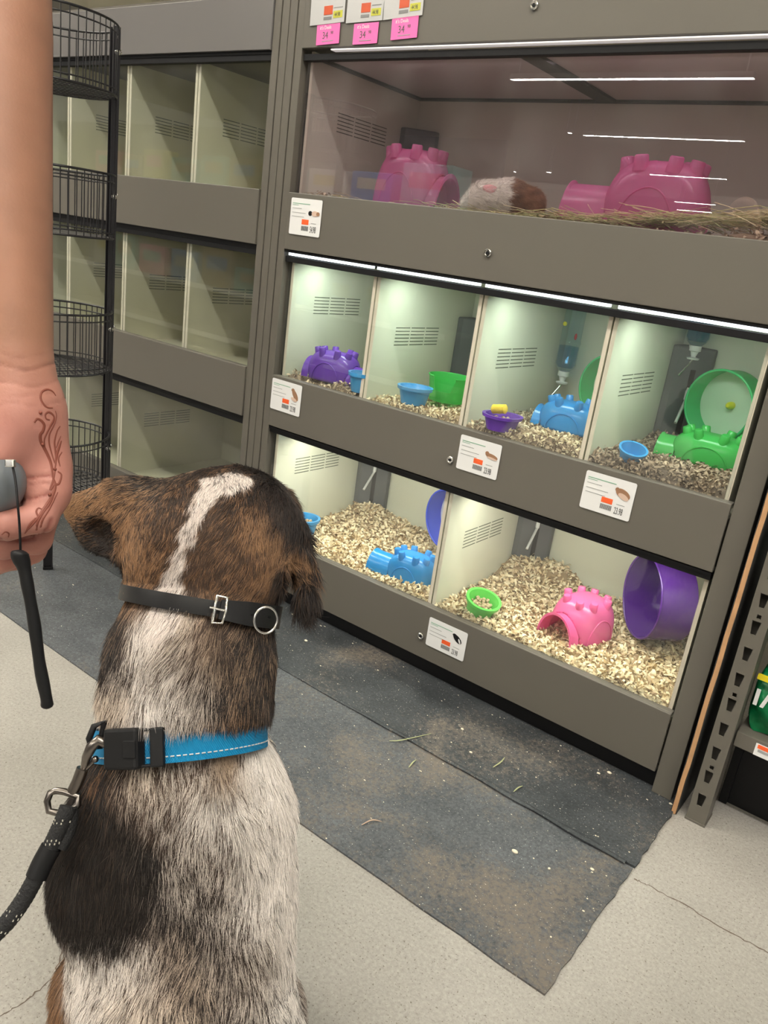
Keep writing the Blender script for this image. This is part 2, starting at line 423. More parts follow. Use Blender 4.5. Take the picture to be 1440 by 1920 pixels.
def divider(xc, z0, z1, parent, pm='panel', sides=(1, -1)):
    """pair of cream panels with a gap"""
    for sgn in sides:
        a, c = (xc+.002, xc+.0105) if sgn > 0 else (xc-.0105, xc-.002)
        b = MB(); b.box(a, c, .0235, DEPTH, z0, z1)
        o = b.build('divider_panel', M[pm], parent)
        e = MB(); e.box(a, c, .0215, .0233, z0, z1); e.build('edge_trim', M['panel_edge'], o)
        if sgn > 0:
            v = MB(); vents(v, c, .108, z0+(.60*(z1-z0)) + .008); v.build('vent_slots', M['vent'], o)
def cell_shell(x0, x1, z0, z1, parent, lit, pm='panel'):
    b = MB(); b.box(x0, x1, DEPTH+.001, DEPTH+.009, z0-.02, z1+.01); b.build('back_panel', M[pm], parent)
    b = MB(); b.box(x0, x1, .006, DEPTH, z0-.008, z0); b.build('cage_floor', M[pm], parent)
def rail(x0, x1, z, parent):
    b = MB(); b.box(x0, x1, .005, .024, z-.014, z); b.box(x0, x1, .024, .030, z-.006, z)
    return b.build('glass_rail', M['black'], parent, bevel=.001)
def pane(x0, x1, z0, z1, y, parent, mat='glass'):
    b = MB(); b.box(x0, x1, y, y+.003, z0, z1); return b.build('glass_pane', M[mat], parent)
def led(x0, x1, y, z, parent, watts, w=.03, on='led', col=(.86, 1.0, .90)):
    b = MB(); b.box(x0, x1, y-.004, y+.014, z, z+(.003 if on == 'led_dim' else .008)); o = b.build('light_bar', M[on], parent, bevel=.001)
    if watts:
        ld = bpy.data.lights.new('cage_light', 'AREA'); ld.shape = 'RECTANGLE'; ld.size = x1-x0-.08; ld.size_y = .07
        ld.energy = watts; ld.color = col
        lo = bpy.data.objects.new('cage_light', ld); lo.location = ((x0+x1)/2+.01, y+.085, z-.010); COL.objects.link(lo)
        lo.rotation_euler = (radians(8), 0, 0); lo.parent = o
    return o

cabR = empty('display_cabinet', (0, 0, 0), label='grey pet display cabinet with three tiers of bedding and plastic toys', cat='cabinet')
cabL = empty('display_cabinet', (0, 0, 0), label='empty unlit grey display cabinet behind the black wire basket stand', cat='cabinet')
post(-.052, -.002, cabR); post(1.195, 1.236, cabR, groove=False)
post(-.104, -.054, cabL); post(-1.322, -1.272, cabL)
# right cabinet
XR0, XR1 = .0, 1.192
band(XR0, XR1, 1.411, 1.62, cabR, lock=(.605, 1.469))
band(XR0, XR1, ROWS[1][0], ROWS[1][1], cabR, lock=(.594, 1.015))
band(XR0, XR1, ROWS[2][0], ROWS[2][1], cabR, lock=(.586, .562))
band(XR0, XR1, ROWS[3][0], ROWS[3][1], cabR, lock=(.585, .110))
for (a_, c_, par) in ((0, 1.19, cabR), (-1.27, -.106, cabL)):
    b = MB(); b.box(a_, c_, .024, .034, 0, .052); b.build('toe_kick_shade', M['black'], par)  # black board doubles as the shadow under the bottom bands
# top tier
Z1F, Z1C = 1.072, 1.400
b = MB(); b.box(.010, .018, .0235, DEPTH, Z1F, Z1C+.01); o = b.build('side_panel', M['panel'], cabR)
e = MB(); e.box(.010, .018, .0215, .0233, Z1F, Z1C+.01); e.build('edge_trim', M['panel_edge'], o)
v = MB(); vents(v, .018, .127, 1.300, seg=.063); v.build('vent_slots', M['vent'], o)
b = MB(); b.box(1.178, 1.186, .0215, DEPTH, Z1F, Z1C+.01); b.build('side_panel', M['panel'], cabR)
cell_shell(.005, 1.19, Z1F, Z1C, cabR, False)
M['mesh_top'] = node_mat('grey_mesh', (.58, .54, .56), .6)
b = MB(); b.box(.018, 1.178, .03, DEPTH, Z1C, Z1C+.006); o = b.build('mesh_lid', M['mesh_top'], cabR)
f = MB(); f.box(.018, 1.178, .03, .045, Z1C-.006, Z1C); f.box(.018, 1.178, DEPTH-.014, DEPTH, Z1C-.006, Z1C)
f.box(.018, .032, .03, DEPTH, Z1C-.006, Z1C); f.box(1.164, 1.178, .03, DEPTH, Z1C-.006, Z1C)
f.box(.560, .605, .03, DEPTH, Z1C-.006, Z1C); f.build('lid_frame', M['black'], o)
rail(.0, 1.19, 1.401, cabR); led(.09, 1.185, .002, 1.4055, cabR, .95, on='led_dim', col=(1.0, .78, .80))  # dim pink lamp added to brighten the otherwise unlit top tier
pane(.010, 1.188, 1.094, 1.387, .012, cabR, 'glass_top')
# middle tier (four cages) and bottom tier (two)
b = MB(); b.box(.010, .018, .0235, DEPTH, .612, .935); o = b.build('side_panel', M['panel'], cabR)
e = MB(); e.box(.010, .018, .0215, .0233, .612, .935); e.build('edge_trim', M['panel_edge'], o)
v = MB(); vents(v, .018, .110, .848); v.build('vent_slots', M['vent'], o)
b = MB(); b.box(1.172, 1.180, .0235, DEPTH, .612, .935); o = b.build('side_panel', M['panel'], cabR)
e = MB(); e.box(1.172, 1.180, .0215, .0233, .612, .935); e.build('edge_trim', M['panel_edge'], o)
cell_shell(.005, 1.19, .615, .94, cabR, True)
for xc in (.290, .586, .885): divider(xc, .612, .935, cabR)
b = MB(); b.box(.0, 1.19, .0, DEPTH, .953, .958); b.build('cage_ceiling', M['black'], cabR)
rail(.0, 1.19, .944, cabR)
for xa, xb in ((.012, .280), (.300, .576), (.596, .875), (.895, 1.176)):
    led(xa, xb, .006, .9465, cabR, .85)
    pane(xa-.003, xb+.003, .634, .931, .012, cabR)
b = MB(); b.box(.010, .018, .0235, DEPTH, .165, .485); o = b.build('side_panel', M['panel'], cabR)
e = MB(); e.box(.010, .018, .0215, .0233, .165, .485); e.build('edge_trim', M['panel_edge'], o)
v = MB(); vents(v, .018, .100, .398); v.build('vent_slots', M['vent'], o)
b = MB(); b.box(1.178, 1.186, .0235, DEPTH, .165, .485); o = b.build('side_panel', M['panel'], cabR)
e = MB(); e.box(1.178, 1.186, .0215, .0233, .165, .485); e.build('edge_trim', M['panel_edge'], o)
cell_shell(.005, 1.19, .168, .49, cabR, True)
divider(.583, .165, .485, cabR)
b = MB(); b.box(.0, 1.19, .0, DEPTH, .495, .500); b.build('cage_ceiling', M['black'], cabR)
rail(.0, 1.19, .497, cabR)
for xa, xb in ((.012, .573), (.593, 1.176)):
    led(xa, xb, .026, .488, cabR, 2.1, col=(1.0, .98, .86))
    pane(xa-.003, xb+.003, .186, .484, .012, cabR)
# left cabinet: same frame, three unlit tiers
XL0, XL1 = -1.272, -.106
band(XL0, XL1, 1.411, 1.530, cabL, gloss=True)
for (z0, z1) in ROWS[1:]: band(XL0, XL1, z0, z1, cabL)
b = MB(); b.box(XL0, XL1, .0, .50, 1.530, 1.536); b.build('top_panel', M['paint'], cabL)
M['panel_dim'] = node_mat('beige_panel', (.60, .57, .43), .42, noise=(3, .03))
for (zf, zc, top) in ((1.072, 1.400, 0), (.612, .945, 1), (.165, .490, 2)):
    cell = [(-1.27, -.108)]
    cell_shell(-1.27, -.105, zf, zc, cabL, False, 'panel_dim')
    b = MB(); b.box(-1.27, -.105, .03, DEPTH, zc+.003, zc+.008); b.build('cage_ceiling', M['paint'], cabL)
    rail(-1.272, -.104, zc+.003, cabL)
    b = MB(); b.box(-1.27, -.104, .004, .01, zc+.003, zc+.02); b.build('light_bar', M['black'], cabL)
    xs = (-1.005, -.700, -.397) if top < 2 else (-1.005, -.700)
    for xc in xs: divider(xc, zf, zc-.005, cabL, 'panel_dim')
    b = MB(); b.box(-.122, -.114, .0215, DEPTH, zf, zc); b.build('side_panel', M['panel_dim'], cabL)
    b = MB(); b.box(-1.262, -1.254, .0215, DEPTH, zf, zc); b.build('side_panel', M['panel'], cabL)
    xs2 = [-1.265]+list(xs)+[-.112]
    for a, c in zip(xs2[:-1], xs2[1:]): pane(a+.002, c-.002, zf+.022, zc-.010, .012, cabL)

# corner housings for the water bottles (dark plastic, in each cage's back left corner)
M['bright_steel'] = node_mat('brushed_steel', (.92, .92, .92), .4, metal=.6)
def corner_box(x0, z0, h, w=.072, spout=True, y=DEPTH):
    o_ = empty('bottle_housing', (x0, y, z0)); o_.parent = cabR
    b = MB(); b.poly([(0, -w), (.018, -w), (w+.012, -.018), (w+.012, 0), (0, 0)], 0, h)
    bx = b.build('housing', M['grey_box'], o_, bevel=.004)
    d = Vector((w+.012-.018, -.018+w, 0)).normalized(); nrm = Vector((d.y, -d.x, 0)); mid = Vector((.018+(w-.006)/2, -w+(w-.018)/2, 0))
    R = Matrix.Translation(mid) @ Matrix(((d.x, nrm.x, 0, 0), (d.y, nrm.y, 0, 0), (0, 0, 1, 0), (0, 0, 0, 1)))
    s = MB(); s.box(-.006, .006, -.001, .0015, h*.12, h*.78, M=R); s.build('slot', M['black'], o_)
    if spout:
        s = MB(); a = R @ Vector((0, .002, h*.50)); c = R @ Vector((-.030, .045, h*.50-.055))
        s.tube([a, a.lerp(c, .3), c], .0036, 10); s.build('drinking_spout', M['bright_steel'], o_, smooth=40)
        s = MB(); s.tube([R @ Vector((0, -.001, h*.60)), a.lerp(c, .08)], .0055, 10); s.build('spout_cap', M['white'], o_, smooth=40)
    return o_
corner_box(.018, .64, .215, spout=False)
corner_box(.300, .64, .205, spout=False)
corner_box(.895, .64, .235)
corner_box(.018, .18, .31)
corner_box(.593, .18, .31)
corner_box(.018, 1.075, .24, spout=False)
# ------------------------------------------------------------- bedding of curled wood shavings
M['chips'] = node_mat('wood_shavings', (.7, .58, .4), .75, attr='Col')
nb = M['chips'].node_tree
def mesh_np(name, V, F, mat, C=None, smooth=False, parent=None):
    """V (n,3), F (m,k) all same k"""
    me = bpy.data.meshes.new(name); n = len(V); m, k = F.shape
    me.vertices.add(n); me.vertices.foreach_set('co', V.astype(np.float32).ravel())
    me.loops.add(m*k); me.loops.foreach_set('vertex_index', F.astype(np.int32).ravel())
    me.polygons.add(m); me.polygons.foreach_set('loop_start', np.arange(0, m*k, k, dtype=np.int32))
    me.update(calc_edges=True)
    if smooth: me.polygons.foreach_set('use_smooth', np.ones(m, dtype=bool))
    if C is not None:
        a = me.color_attributes.new('Col', 'FLOAT_COLOR', 'POINT')
        cc = np.ones((n, 4), np.float32); cc[:, :3] = C; a.data.foreach_set('color', cc.ravel())
    me.materials.append(mat); me.validate(); o = bpy.data.objects.new(name, me); COL.objects.link(o)
    if parent is not None: o.parent = parent
    return o
def smooth_noise(x, y, seed, sc):
    r = np.random.default_rng(seed); out = np.zeros_like(x)
    for i in range(5):
        a, b_, p = r.uniform(-1, 1), r.uniform(-1, 1), r.uniform(0, 6.28)
        out += np.sin((x*a+y*b_)*sc+p)
    return out/5
def bedding(x0, x1, y0, y1, floor, level, n, seed, label, cols, mounds=(), size=.017, amp=.006, holes=()):
    r = np.random.default_rng(seed)
    def H(x, y):
        h = level + amp*smooth_noise(x, y, seed, 45) + amp*.7*smooth_noise(x, y, seed+1, 110)
        for (mx, my, mr, mh) in mounds: h = h + mh*np.exp(-((x-mx)**2+(y-my)**2)/(mr*mr))
        return h
    nx, ny = 60, 60
    gx, gy = np.meshgrid(np.linspace(x0, x1, nx), np.linspace(y0, y1, ny)); gz = H(gx, gy)-.004
    gy = gy+.0045*(gy <= y0+1e-6); V0 = np.stack([gx.ravel(), gy.ravel(), gz.ravel()], 1)
    idx = np.arange(nx*ny).reshape(ny, nx)
    F0 = np.stack([idx[:-1, :-1].ravel(), idx[:-1, 1:].ravel(), idx[1:, 1:].ravel(), idx[1:, :-1].ravel()], 1)
    fr = np.stack([np.linspace(x0, x1, nx), np.full(nx, y0+.0045), np.full(nx, floor)], 1); o1 = len(V0)   # front skirt
    F1 = np.stack([o1+np.arange(nx-1), o1+1+np.arange(nx-1), idx[0, 1:], idx[0, :-1]], 1)
    V0 = np.concatenate([V0, fr]); c0 = np.tile(np.array(cols[2])*.8, (len(V0), 1))
    # chips: strips of 5 cross lines bent in an arc
    K = 6; px = r.uniform(x0+.006, x1-.006, n); py = y0+.004+(y1-y0-.014)*r.uniform(0, 1, n)**1.12
    pz = H(px, py)+r.uniform(-.003, .007, n); ff = r.uniform(0, 1, n) < .16
    py = np.where(ff, y0+.003, py); pz = np.where(ff, H(px, py)-r.uniform(0, 1, n)*np.minimum(.034, H(px, py)-floor), pz)
    L = size*r.uniform(.6, 1.35, n); w = size*r.uniform(.16, .36, n); bend = r.uniform(.8, 4.6, n); tw = r.uniform(-1.2, 1.2, n)
    t = np.linspace(-.5, .5, K)
    ang = t[None, :]*bend[:, None]; R_ = L/bend
    lx = np.sin(ang)*R_[:, None]; lz = (1-np.cos(ang))*R_[:, None]*-1
    ww = w[:, None]*(1-.35*np.abs(t[None, :]*2)**3)
    P = np.zeros((n, K, 2, 3))
    for s_, sg in ((0, -1), (1, 1)):
        P[:, :, s_, 0] = lx; P[:, :, s_, 1] = sg*ww/2*np.cos(tw[:, None]*t*2); P[:, :, s_, 2] = lz + sg*ww/2*np.sin(tw[:, None]*t*2)
    a1, a2, a3 = r.uniform(0, 2*pi, n), r.normal(0, .7, n), r.uniform(-1.6, 1.6, n)
    def rot(P, ax, an):
        c, s_ = np.cos(an)[:, None, None], np.sin(an)[:, None, None]; i, j = [(1, 2), (2, 0), (0, 1)][ax]
        Q = P.copy(); Q[..., i] = P[..., i]*c-P[..., j]*s_; Q[..., j] = P[..., i]*s_+P[..., j]*c; return Q
    P = rot(rot(rot(P, 0, a3), 1, a2), 2, a1) + np.stack([px, py, pz], 1)[:, None, None, :]
    P[..., 0] = np.clip(P[..., 0], x0+.001, x1-.001); P[..., 1] = np.clip(P[..., 1], y0+.0005, y1-.001)
    V = P.reshape(-1, 3); q = np.arange(n)[:, None]*K*2 + np.arange(K-1)[None, :]*2
    F = np.stack([q, q+1, q+3, q+2], -1).reshape(-1, 4)
    pick = r.uniform(0, 1, n)[:, None]; ca, cb, cc = [np.array(c) for c in cols]
    C = np.where(pick < .55, ca, np.where(pick < .85, cb, cc))*r.uniform(.8, 1.12, (n, 1)); C = np.repeat(C, K*2, 0)
    VV = np.concatenate([V0, V]); FF = np.concatenate([F0, F1, F+len(V0)]); CC = np.concatenate([c0, C])
    o = mesh_np('wood_shavings', VV, FF, M['chips'], CC)
    return tag(o, label, 'bedding', kind='stuff')
PALE = [(.88, .75, .52), (.74, .58, .37), (.42, .30, .18)]
TAN = [(.60, .47, .33), (.46, .34, .23), (.26, .18, .12)]
BRN = [(.46, .35, .25), (.33, .24, .17), (.17, .12, .085)]
YA, YB = .0165, .459
bedding(.0185, .2795, YA, YB, .615, .634, 1500, 21, 'shavings in the top left lit cage around the purple plastic castle hide', TAN, mounds=[(.215, .03, .045, .026), (.03, .05, .03, .018)])
bedding(.3005, .5755, YA, YB, .615, .640, 1700, 22, 'shavings in the cage with the green tub and round blue bowl', PALE, mounds=[(.47, .02, .09, .010), (.56, .02, .04, .02)])
bedding(.5965, .8745, YA, YB, .615, .650, 2300, 23, 'shavings in the cage with the purple bowl and yellow chew', TAN[:1]+PALE[:1]+TAN[2:], mounds=[(.80, .025, .10, .014), (.62, .44, .1, .015)])
bedding(.8955, 1.1715, YA, YB, .615, .656, 2500, 24, 'darker shavings in the cage under the green running wheel', BRN, mounds=[(1.10, .02, .12, .010), (.90, .42, .07, .016)])
bedding(.0185, .5725, YA, YB, .168, .190, 5600, 25, 'pale shavings in the bottom left cage with the blue rimmed wheel', PALE, mounds=[(.07, .40, .09, .03), (.52, .03, .06, .012)], size=.023)
bedding(.5935, 1.1775, YA, YB, .168, .192, 6600, 26, 'pale shavings in the bottom right cage around the pink castle hide', PALE, mounds=[(.62, .42, .10, .05), (.74, .43, .06, .035), (.70, .03, .06, .014), (1.10, .03, .08, .008)], size=.024)
bedding(.0185, 1.1775, YA, YB, 1.072, 1.083, 2600, 27, 'brown shavings on the floor of the wide top cage', TAN, mounds=[(1.10, .05, .10, .022), (.03, .06, .05, .020), (.75, .05, .3, .008)])

# ------------------------------------------------------------- hay in the top cage
def hay(name, n, x0, x1, y0, y1, zf, seed, label, cat, lmin=.04, lmax=.13, kind='stuff'):
    r = random.Random(seed); b = MB(); cols = []
    for i in range(n):
        x = r.uniform(x0, x1); y = r.uniform(y0, y1); z = zf(x, y)+r.uniform(0, .024)*r.random(); a = r.gauss(.15, .55)*(1 if r.random() < .8 else 3)
        L = r.uniform(lmin, lmax); tilt = r.gauss(0, .16); cv = r.uniform(-.25, .25); P = []
        for k in range(5):
            t = k/4-.5; P.append((min(max(x+cos(a+cv*t)*L*t, .021), 1.176), min(max(y+sin(a+cv*t)*L*t, .018), .45), z+sin(tilt)*L*t+.004*cos(t*3)))
        n0 = len(b.v); b.tube(P, r.uniform(.0009, .0019), n=4, flat=(.4, 1)); c = r.choice([(.80, .70, .38), (.66, .64, .30), (.48, .54, .24), (.85, .74, .46), (.52, .42, .24)])
        cols += [c]*(len(b.v)-n0)
    V = np.array(b.v); quads = [f for f in b.f if len(f) == 4]
    return tag(mesh_np(name, V, np.array(quads), M['chips'], np.array(cols)), label, cat, kind=kind)
hay('hay', 800, .42, 1.16, .018, .12, lambda x, y: 1.079+.046*max(0, (x-.62)/.5)+.003*sin(x*30), 31, 'green and yellow hay strewn along the front of the wide top cage', 'hay')
hay('straw', 60, .022, .40, .018, .10, lambda x, y: 1.086, 32, 'thin pale straw stalks at the left end of the wide top cage', 'straw', .03, .08)

# ------------------------------------------------------------- toys
P_ = {}
P_['pink'] = plastic_mat('pink_plastic', (.80, .30, .56), .68)
P_['hotpink'] = plastic_mat('bright_pink_plastic', (.90, .18, .46), .35)
P_['purple'] = plastic_mat('purple_plastic', (.17, .06, .50), .25)
P_['blue'] = plastic_mat('blue_plastic', (.03, .33, .78), .30)
P_['bowlblue'] = plastic_mat('bowl_blue_plastic', (.05, .32, .68), .10)
P_['green'] = plastic_mat('green_plastic', (.11, .70, .17), .45)
P_['bowlgreen'] = plastic_mat('bowl_green_plastic', (.16, .68, .12), .12)
P_['teal'] = plastic_mat('sea_green_plastic', (.10, .74, .30), .45)
P_['dkblue'] = plastic_mat('dark_blue_plastic', (.03, .07, .58), .20)
P_['dkpurple'] = plastic_mat('glossy_purple_plastic', (.085, .022, .22), .10, .10)
P_['milk'] = plastic_mat('milky_plastic', (.76, .86, .72), .25, .3)
P_['white'] = plastic_mat('white_plastic', (.78, .80, .84), .2, .3)
M['yellow'] = node_mat('yellow_plastic', (.85, .72, .03), .35)
M['chew'] = node_mat('yellow_chew', (.85, .62, .06), .7, bump=(300, .5, .002))
M['pellets'] = node_mat('brown_pellets', (.50, .38, .24), .8, bump=(250, .8, .003))
def superpow(v, p): return math.copysign(abs(v)**p, v)
def hide(loc, rz, L, Wd, H, mat, arches, label, group='castle shaped plastic hides', nk=8, kr=None, name='castle_hide'):
    root = empty(name, loc, rz, label, 'pet hide', group)
    NP, NT = 96, 30; a, b_ = L/2, Wd/2; ra = Wd*.40; ha = H*.64
    def body(ph, th):
        r_ = cos(th)**.50 if cos(th) > 0 else 0
        return (a*superpow(cos(ph), .72)*r_, b_*superpow(sin(ph), .72)*r_, H*sin(th)**.80 if th > 0 else 0)
    V = [body(2*pi*i/NP, (pi/2)*j/NT) for j in range(NT+1) for i in range(NP)]
    F = []
    for j in range(NT):
        for i in range(NP):
            f = (j*NP+i, j*NP+(i+1) % NP, (j+1)*NP+(i+1) % NP, (j+1)*NP+i)
            c = [sum(V[q][k] for q in f)/4 for k in range(3)]; cut = False
            for (ax, sg, ext) in arches:
                u, w = (c[0], c[1]) if ax == 0 else (c[1], c[0])
                if u*sg > .3*(a if ax == 0 else b_) and (w/ra)**2+(c[2]/ha)**2 < 1: cut = True
            if not cut: F.append(f)
    mb = MB(); mb.add(V, F); mb.build('shell', mat, root, smooth=60, merge=True, solid=.0016)
    # turret knobs round the top
    kr = kr or Wd*.085
    kb = MB(); kh = max(H*.165, .0165)
    for k in range(nk):
        ph = 2*pi*(k+.5)/nk; x, y = a*.66*superpow(cos(ph), .8), b_*.66*superpow(sin(ph), .8)
        z = H*.86 if abs(x) > a*.4 else H*.88
        n_ = Vector((x*.5, y*.5, H*1.2)).normalized(); R = Vector((0, 0, 1)).rotation_difference(n_).to_matrix().to_4x4()
        kb.lathe([(kr*1.25, -.006), (kr*1.1, .004), (kr, kh*.9), (kr*.85, kh), (0, kh)], 16, Matrix.Translation((x, y, z)) @ R)
    kb.build('turret', mat, root, smooth=50)
    # arch collars / tunnels
    for (ax, sg, ext) in arches:
        ab = MB(); e0 = (a if ax == 0 else b_)*.80; e1 = (a if ax == 0 else b_)+ext; n = 20; V = []
        for (u, s_) in ((e0, 1.0), (e1-.004, 1.0), (e1, 1.07), (e1+.002, 1.07), (e1+.002, .97), (e0, .95)):
            for k in range(n+1):
                q = pi*k/n; w, z = cos(q)*ra*s_, sin(q)*ha*s_
                V.append((u*sg, w, z) if ax == 0 else (w, u*sg, z))
        m = n+1; F = [(i*m+k, i*m+k+1, (i+1)*m+k+1, (i+1)*m+k) for i in range(5) for k in range(n)]
        ab.add(V, F); ab.build('tunnel' if ext > .03 else 'doorway', mat, root, smooth=50)
    # raised arch rib on both long sides
    rb = MB()
    for sg in (-1, 1):
        P = []
        for k in range(25):
            q = pi*k/24; x = cos(q)*a*.55; z = max(.002, sin(q)*H*.62)
            th = math.asin(min(1, (z/H)**(1/.80))); r_ = cos(th)**.5
            cx = min(.999, abs(x)/(a*r_)); ph = math.acos(cx**(1/.72)); y = b_*sin(ph)**.72*r_
            P.append((x, sg*(y+.0006), z))
        rb.tube(P, .0016, 6)
    rb.build('arch_rib', mat, root, smooth=60)
    return root
hide((.250, .165, 1.078), radians(-2), .198, .128, .150, P_['pink'], [(0, 1, .012)], 'translucent pink castle hide at the left of the guinea pig', nk=8, kr=.0125)
hide((.865, .160, 1.088), radians(2), .215, .135, .142, P_['pink'], [(0, -1, .075)], 'wide pink castle hide with a tunnel, right of the guinea pig', nk=8, kr=.0135)
hide((.134, .088, .648), radians(6), .150, .092, .076, P_['purple'], [(0, 1, .030), (0, -1, .002)], 'purple castle hide in the top left lit cage', nk=8, kr=.0085)
hide((.762, .205, .655), radians(4), .150, .100, .066, P_['blue'], [(0, -1, .003)], 'blue castle hide in front of the hanging water bottle', nk=8, kr=.0085)
hide((1.072, .245, .655), radians(4), .165, .105, .062, P_['green'], [(0, -1, .022)], 'green castle hide in front of the green running wheel', nk=8, kr=.0090)
hide((.468, .095, .192), radians(4), .135, .095, .072, P_['blue'], [(0, -1, .050)], 'blue castle hide with a ribbed tunnel in the bottom left cage', nk=8, kr=.0085)
hide((.905, .185, .190), radians(-108), .150, .125, .098, P_['hotpink'], [(0, 1, .014)], 'bright pink castle hide on pale shavings in the bottom right cage', nk=8, kr=.0090)

def bowl(loc, r, h, mat, label, fill=None, tilt=(0, 0, 0), group='small plastic food bowls'):
    root = empty('food_bowl', loc, 0, label, 'bowl', group, rot=tilt)
    b = MB(); b.lathe([(0, 0), (r*.70, 0), (r*.72, .003), (r*.88, h*.80), (r*1.0, h*.82), (r*1.02, h), (r*.86, h), (r*.80, h*.80), (r*.60, h*.22), (0, h*.20)], 40)
    b.build('bowl', mat, root, smooth=40)
    if fill:
        b = MB(); rr = random.Random(4)
        for k in range(60):
            q = rr.uniform(0, 6.28); d = r*.62*sqrt(rr.random()); b.ball((cos(q)*d, sin(q)*d, h*(.45+.25*rr.random())), rr.uniform(.003, .006), 4)
        b.build('pellets', M[fill], root, smooth=60)['kind'] = 'stuff'
    return root
bowl((.262, .048, .647), .037, .048, P_['bowlblue'], 'blue bowl beside the purple castle hide')
bowl((.415, .062, .650), .043, .042, P_['bowlblue'], 'empty round blue bowl beside the green tub')
root = bowl((.673, .040, .650), .045, .034, P_['purple'], 'purple bowl holding a yellow chew', fill='pellets')
bowl((.968, .056, .655), .029, .030, P_['bowlblue'], 'small tilted blue bowl sunk in dark shavings', tilt=(radians(16), radians(12), 0))
bowl((.080, .095, .196), .044, .046, P_['bowlblue'], 'blue bowl of pellets in the bottom left cage', fill='pellets')
bowl((.694, .060, .196), .043, .046, P_['bowlgreen'], 'bright green bowl half buried in pale shavings', fill='pellets', tilt=(radians(6), radians(14), 0))
b = MB(); Rm = Matrix.Rotation(radians(78), 4, 'Y')
b.lathe([(0, -.017), (.008, -.017), (.0105, -.015), (.0100, -.005), (.0108, 0), (.0100, .006), (.0105, .015), (.008, .017), (0, .017)], 20, Rm)
tag(b.build('chew', M['chew'], loc=(.662, .040, .694), smooth=50), 'yellow corn cob chew lying on the purple bowl', 'chew toy')
# green tub with a notch
root = empty('sand_tub', (.430, .190, .650), 0, 'clear green plastic tub with a low notch beside the blue bowl', 'tub')
b = MB(); n = 60; r = .054
for k in range(n):
    q0, q1 = 2*pi*k/n, 2*pi*(k+1)/n
    def hh(q):
        d = abs(((q-radians(-75))+pi) % (2*pi)-pi); return .030 if d < .42 else (.030+(.034)*min(1, (d-.42)/.12))
    for (ra_, rb_, f) in ((r*.86, r, 1), (r*.83, r*.965, 1)):
        b.quad((ra_*cos(q0), ra_*sin(q0), .002), (ra_*cos(q1), ra_*sin(q1), .002), (rb_*cos(q1), rb_*sin(q1), hh(q1)), (rb_*cos(q0), rb_*sin(q0), hh(q0)))
    b.quad((r*cos(q0), r*sin(q0), hh(q0)), (r*cos(q1), r*sin(q1), hh(q1)), (r*.965*cos(q1), r*.965*sin(q1), hh(q1)), (r*.965*cos(q0), r*.965*sin(q0), hh(q0)))
b.lathe([(0, .002), (r*.86, .002)], 60); b.build('tub', P_['green'], root, smooth=50, merge=True)
b = MB(); b.tube([(r*1.01*cos(q), r*1.01*sin(q), .064) for q in np.linspace(radians(-75)+.54, radians(-75)+2*pi-.54, 50)], .0018, 8); b.build('rim', P_['green'], root, smooth=60)

def wheel(loc, az, r, d, band_m, back_m, hub_m, label, base_z, spokes=False):
    """open drum, opening towards -axis; az = azimuth of the back direction"""
    root = empty('running_wheel', loc, 0, label, 'running wheel', 'running wheels in the cages')
    A = Vector((cos(az), sin(az), 0)); Sd = Vector((sin(az), -cos(az), 0))
    R = Matrix(((Sd.x, 0, A.x, 0), (Sd.y, 0, A.y, 0), (0, 1, 0, 0), (0, 0, 0, 1)))   # local z -> axis
    b = MB(); b.lathe([(r, 0), (r*1.0, d), (r*.975, d), (r*.975, 0)], 72, R, closed=True); b.build('drum', band_m, root, smooth=40)
    b = MB(); b.tube([R @ Vector((r*.995*cos(q), r*.995*sin(q), 0)) for q in np.linspace(0, 2*pi, 72, endpoint=False)], .0028, 8, closed=True); b.build('rim', band_m, root, smooth=60)
    b = MB(); b.lathe([(0, d-.0005), (r*.99, d-.0005), (r*.99, d+.0015), (0, d+.0015)], 72, R); bk = b.build('back_disc', back_m, root, smooth=40)
    if spokes:
        s = MB()
        for k in range(10):
            q = 2*pi*k/10; s.tube([R @ Vector((.02*cos(q), .02*sin(q), d-.001)), R @ Vector((r*.93*cos(q), r*.93*sin(q), d-.001))], .0012, 6)
        s.build('spoke', back_m, bk)
    if hub_m is not None:
        b = MB(); b.lathe([(0, d-.022), (.004, d-.021), (.0075, d-.015), (.0085, d-.006), (.0085, d), (0, d)], 20, R); b.build('hub', hub_m, root, smooth=40)
    h = loc[2]-base_z; b = MB()      # stand behind the drum
    c0 = A*(d+.007)
    if d > .08: return root      # this one simply rests on its drum
    b.tube([Vector((0, 0, 0))+c0, c0+Sd*(r*.55)+Vector((0, 0, -h))], .004, 8); b.tube([c0, c0-Sd*(r*.55)+Vector((0, 0, -h))], .004, 8)
    b.tube([c0+Sd*(r*.6)+Vector((0, 0, -h+.003)), c0-Sd*(r*.6)+Vector((0, 0, -h+.003))], .004, 8)
    b.tube([A*d, c0+A*.003], .006, 10); b.build('stand', band_m, root, smooth=50)
    return root
wheel((1.040, .335, .765), radians(76), .079, .062, P_['teal'], P_['milk'], M['yellow'], 'green running wheel with milky back and yellow hub', .652)
wheel((.780, .345, .748), radians(80), .080, .060, P_['teal'], P_['milk'], None, 'green running wheel behind the blue castle hide', .650)
wheel((.428, .275, .312), radians(70), .081, .050, P_['dkblue'], P_['white'], None, 'dark blue rimmed running wheel with white back', .200)
wheel((1.008, .250, .310), radians(43), .0985, .085, P_['dkpurple'], P_['dkpurple'], M['chrome'], 'large glossy purple running wheel in the bottom right cage', .200, spokes=False)

